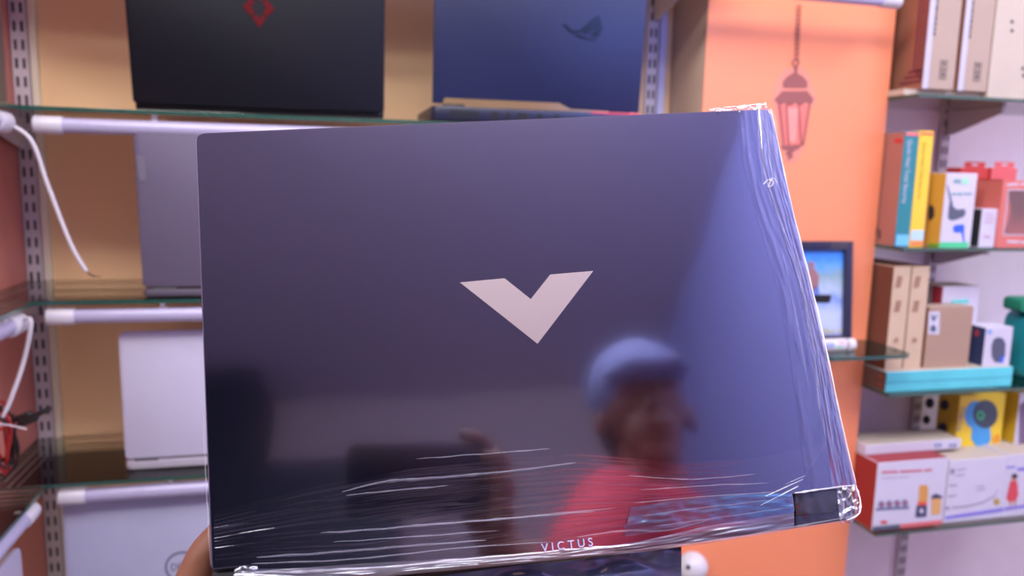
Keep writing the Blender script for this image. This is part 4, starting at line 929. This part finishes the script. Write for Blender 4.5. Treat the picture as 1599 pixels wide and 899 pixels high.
def hand(bm, W, fingers, thumb, palm_r=.013):
    for ch_ in fingers:
        limb(bm, [(W, .018), (W.lerp(ch_[0][0], .6), .0145), ch_[0]])
        limb(bm, ch_)
    for (a, c) in zip(fingers, fingers[1:]):
        mid = (a[0][0] + c[0][0]) / 2; limb(bm, [(W, .018), (mid, .0115)])
    limb(bm, thumb)
def ch(lst): return [(LP3(*p), r) for p, r in lst]
fl = [ch([((-.209, -.152, .042), .0115), ((-.189, -.113, .036), .0098), ((-.166, -.091, .0335), .0088), ((-.147, -.077, .0325), .0078)]),
      ch([((-.190, -.166, .046), .0115), ((-.163, -.130, .0365), .0098), ((-.139, -.112, .0335), .0088), ((-.121, -.099, .0325), .0078)]),
      ch([((-.169, -.176, .046), .0110), ((-.140, -.146, .036), .0094), ((-.118, -.130, .0335), .0085), ((-.102, -.120, .0325), .0075)]),
      ch([((-.148, -.184, .043), .0100), ((-.120, -.162, .0355), .0082), ((-.103, -.150, .033), .0075), ((-.090, -.142, .032), .0068)])]
th = ch([((-.190, -.222, .022), .019), ((-.172, -.186, .000), .0135), ((-.158, -.164, -.012), .0110), ((-.146, -.153, -.0085), .0095)])
hand(b, WL, fl, th)
def pc(lst): return [(PM @ Vector(p), r) for p, r in lst]
fr = [pc([((.118, .030, .045), .0115), ((.112, .052, .028), .0095), ((.098, .058, .012), .0085), ((.080, .059, .008), .0078)]),
      pc([((.126, .012, .042), .0115), ((.128, .030, .016), .0095), ((.115, .034, -.002), .0085), ((.100, .030, -.007), .0075)]),
      pc([((.128, -.010, .040), .0110), ((.132, .004, .014), .0094), ((.119, .008, -.003), .0085), ((.104, .006, -.007), .0075)]),
      pc([((.124, -.032, .038), .0100), ((.128, -.022, .014), .0082), ((.116, -.018, -.002), .0075), ((.103, -.018, -.006), .0068)])]
tr = pc([((.118, -.050, .052), .018), ((.100, -.034, .040), .0130), ((.086, -.020, .028), .0110), ((.074, -.008, .022), .0095)])
hand(b, WR, fr, tr)
body = remeshed('body', b, .0042, SK, T, 3)
for c_ in fl:
    tip, prev = c_[3][0], c_[2][0]; d = (tip - prev).normalized()
    b = B(); ball(b, tip + d * .002 - LN * .0058, .0042, (1, 1, 1), 12); obj('fingernail', b, mat('nail_pink', (190, 140, 124), .3), body, smooth=True)
b = B()
for z, rx, ry in dense(((1.40, .13, .07), (1.36, .135, .075), (1.34, .168, .100), (1.24, .182, .122), (1.14, .170, .118), (1.04, .162, .118), (.95, .172, .126), (.90, .172, .126))):
    tb = bmesh.new(); ball(tb, (0, 0, 0), 1, (rx, ry, .05), 24); merge(b, tb, Matrix.Translation((.375, -.325, z)) @ Matrix.Rotation(math.radians(-46 * min(1, max(0, (z - .85) / .4))), 4, 'Z'))
limb(b, [(NK + Vector((-.045, .05, -.055)), .055), (SL, .066), (SL.lerp(EL, .55), .056)]); limb(b, [(NK + Vector((.045, -.04, -.05)), .055), (SR, .066), (SR.lerp(ER, .55), .056)])
remeshed('t_shirt', b, .007, mat('crimson_cotton', (176, 34, 52), .8), T)
b = B()
for s in (-1, 1): limb(b, [((.365 + s * .070, -.325, .93), .112), ((.365 + s * .075, -.325, .86), .110), ((.35 + s * .10, -.26, .50), .076), ((.34 + s * .10, -.27, .38), .072), ((.34 + s * .11, -.29, .12), .062)])
remeshed('trousers', b, .009, mat('dark_denim', (40, 46, 66), .8), T)
for s in (-1, 1):
    b = B(); limb(b, [((.34 + s * .11, -.30, .045), .043), ((.34 + s * .115, -.20, .040), .038), ((.34 + s * .12, -.11, .036), .034)]); remeshed('shoe', b, .006, BLACK_P, T)
b = B(); ball(b, HX + Vector((0, -.022, .030)), .084, (.94, 1.08, 1.0), 24); ball(b, HX + Vector((0, -.05, .0)), .070, (1.02, .8, 1.1), 20)
remeshed('hair', b, .006, mat('black_hair', (22, 18, 18), .6, scale=300, bump=.8), T, 2)
b = B(); ball(b, HX + Vector((0, -.012, .058)), .092, (.98, 1.12, .92), 28); tube(b, [HX + Vector((-.07, .07, .045)), HX + Vector((-.04, .125, .036)), HX + Vector((.04, .125, .036)), HX + Vector((.07, .07, .045))], .008, 10)
prism(b, [HX + Vector((-.072, .05, .040)), HX + Vector((-.04, .125, .032)), HX + Vector((.04, .125, .032)), HX + Vector((.072, .05, .040))], (0, 0, .007))
remeshed('cap', b, .005, mat('pale_blue_cap', (118, 126, 168), .8), T, 2)

# dark cupboards added behind the viewer for the dark part of the lid's reflection
def cupboard(x0, x1, h, label):
    t = thing('added_cupboard', label, 'cupboard', ((x0 + x1) / 2, -2.4, 0), 'dark cupboards added behind the viewer')
    dk = mat('dark_navy_laminate', (26, 32, 46), .5)
    obj('carcass', box(B(), x0, x1, -2.598, -2.2, 0, h, .004), dk, t)
    xm = (x0 + x1) / 2
    for a, c, hx in ((x0 + .004, xm - .002, xm - .03), (xm + .002, x1 - .004, xm + .03)):
        d = obj('door', box(B(), a, c, -2.1995, -2.180, .06, h - .01, .003), dk, t)
        obj('handle', tube(B(), [(hx, -2.168, 1.0), (hx, -2.168, 1.2)], .006, 10), mat('chrome', (190, 190, 195), .2, metal=1), d, autos=40)
cupboard(-1.45, -.80, 2.86, 'tall dark cupboard behind the viewer, mirrored at the lid\'s lower left')
cupboard(-.79, -.20, 2.42, 'lower dark cupboard behind the viewer, mirrored along the lid\'s bottom')
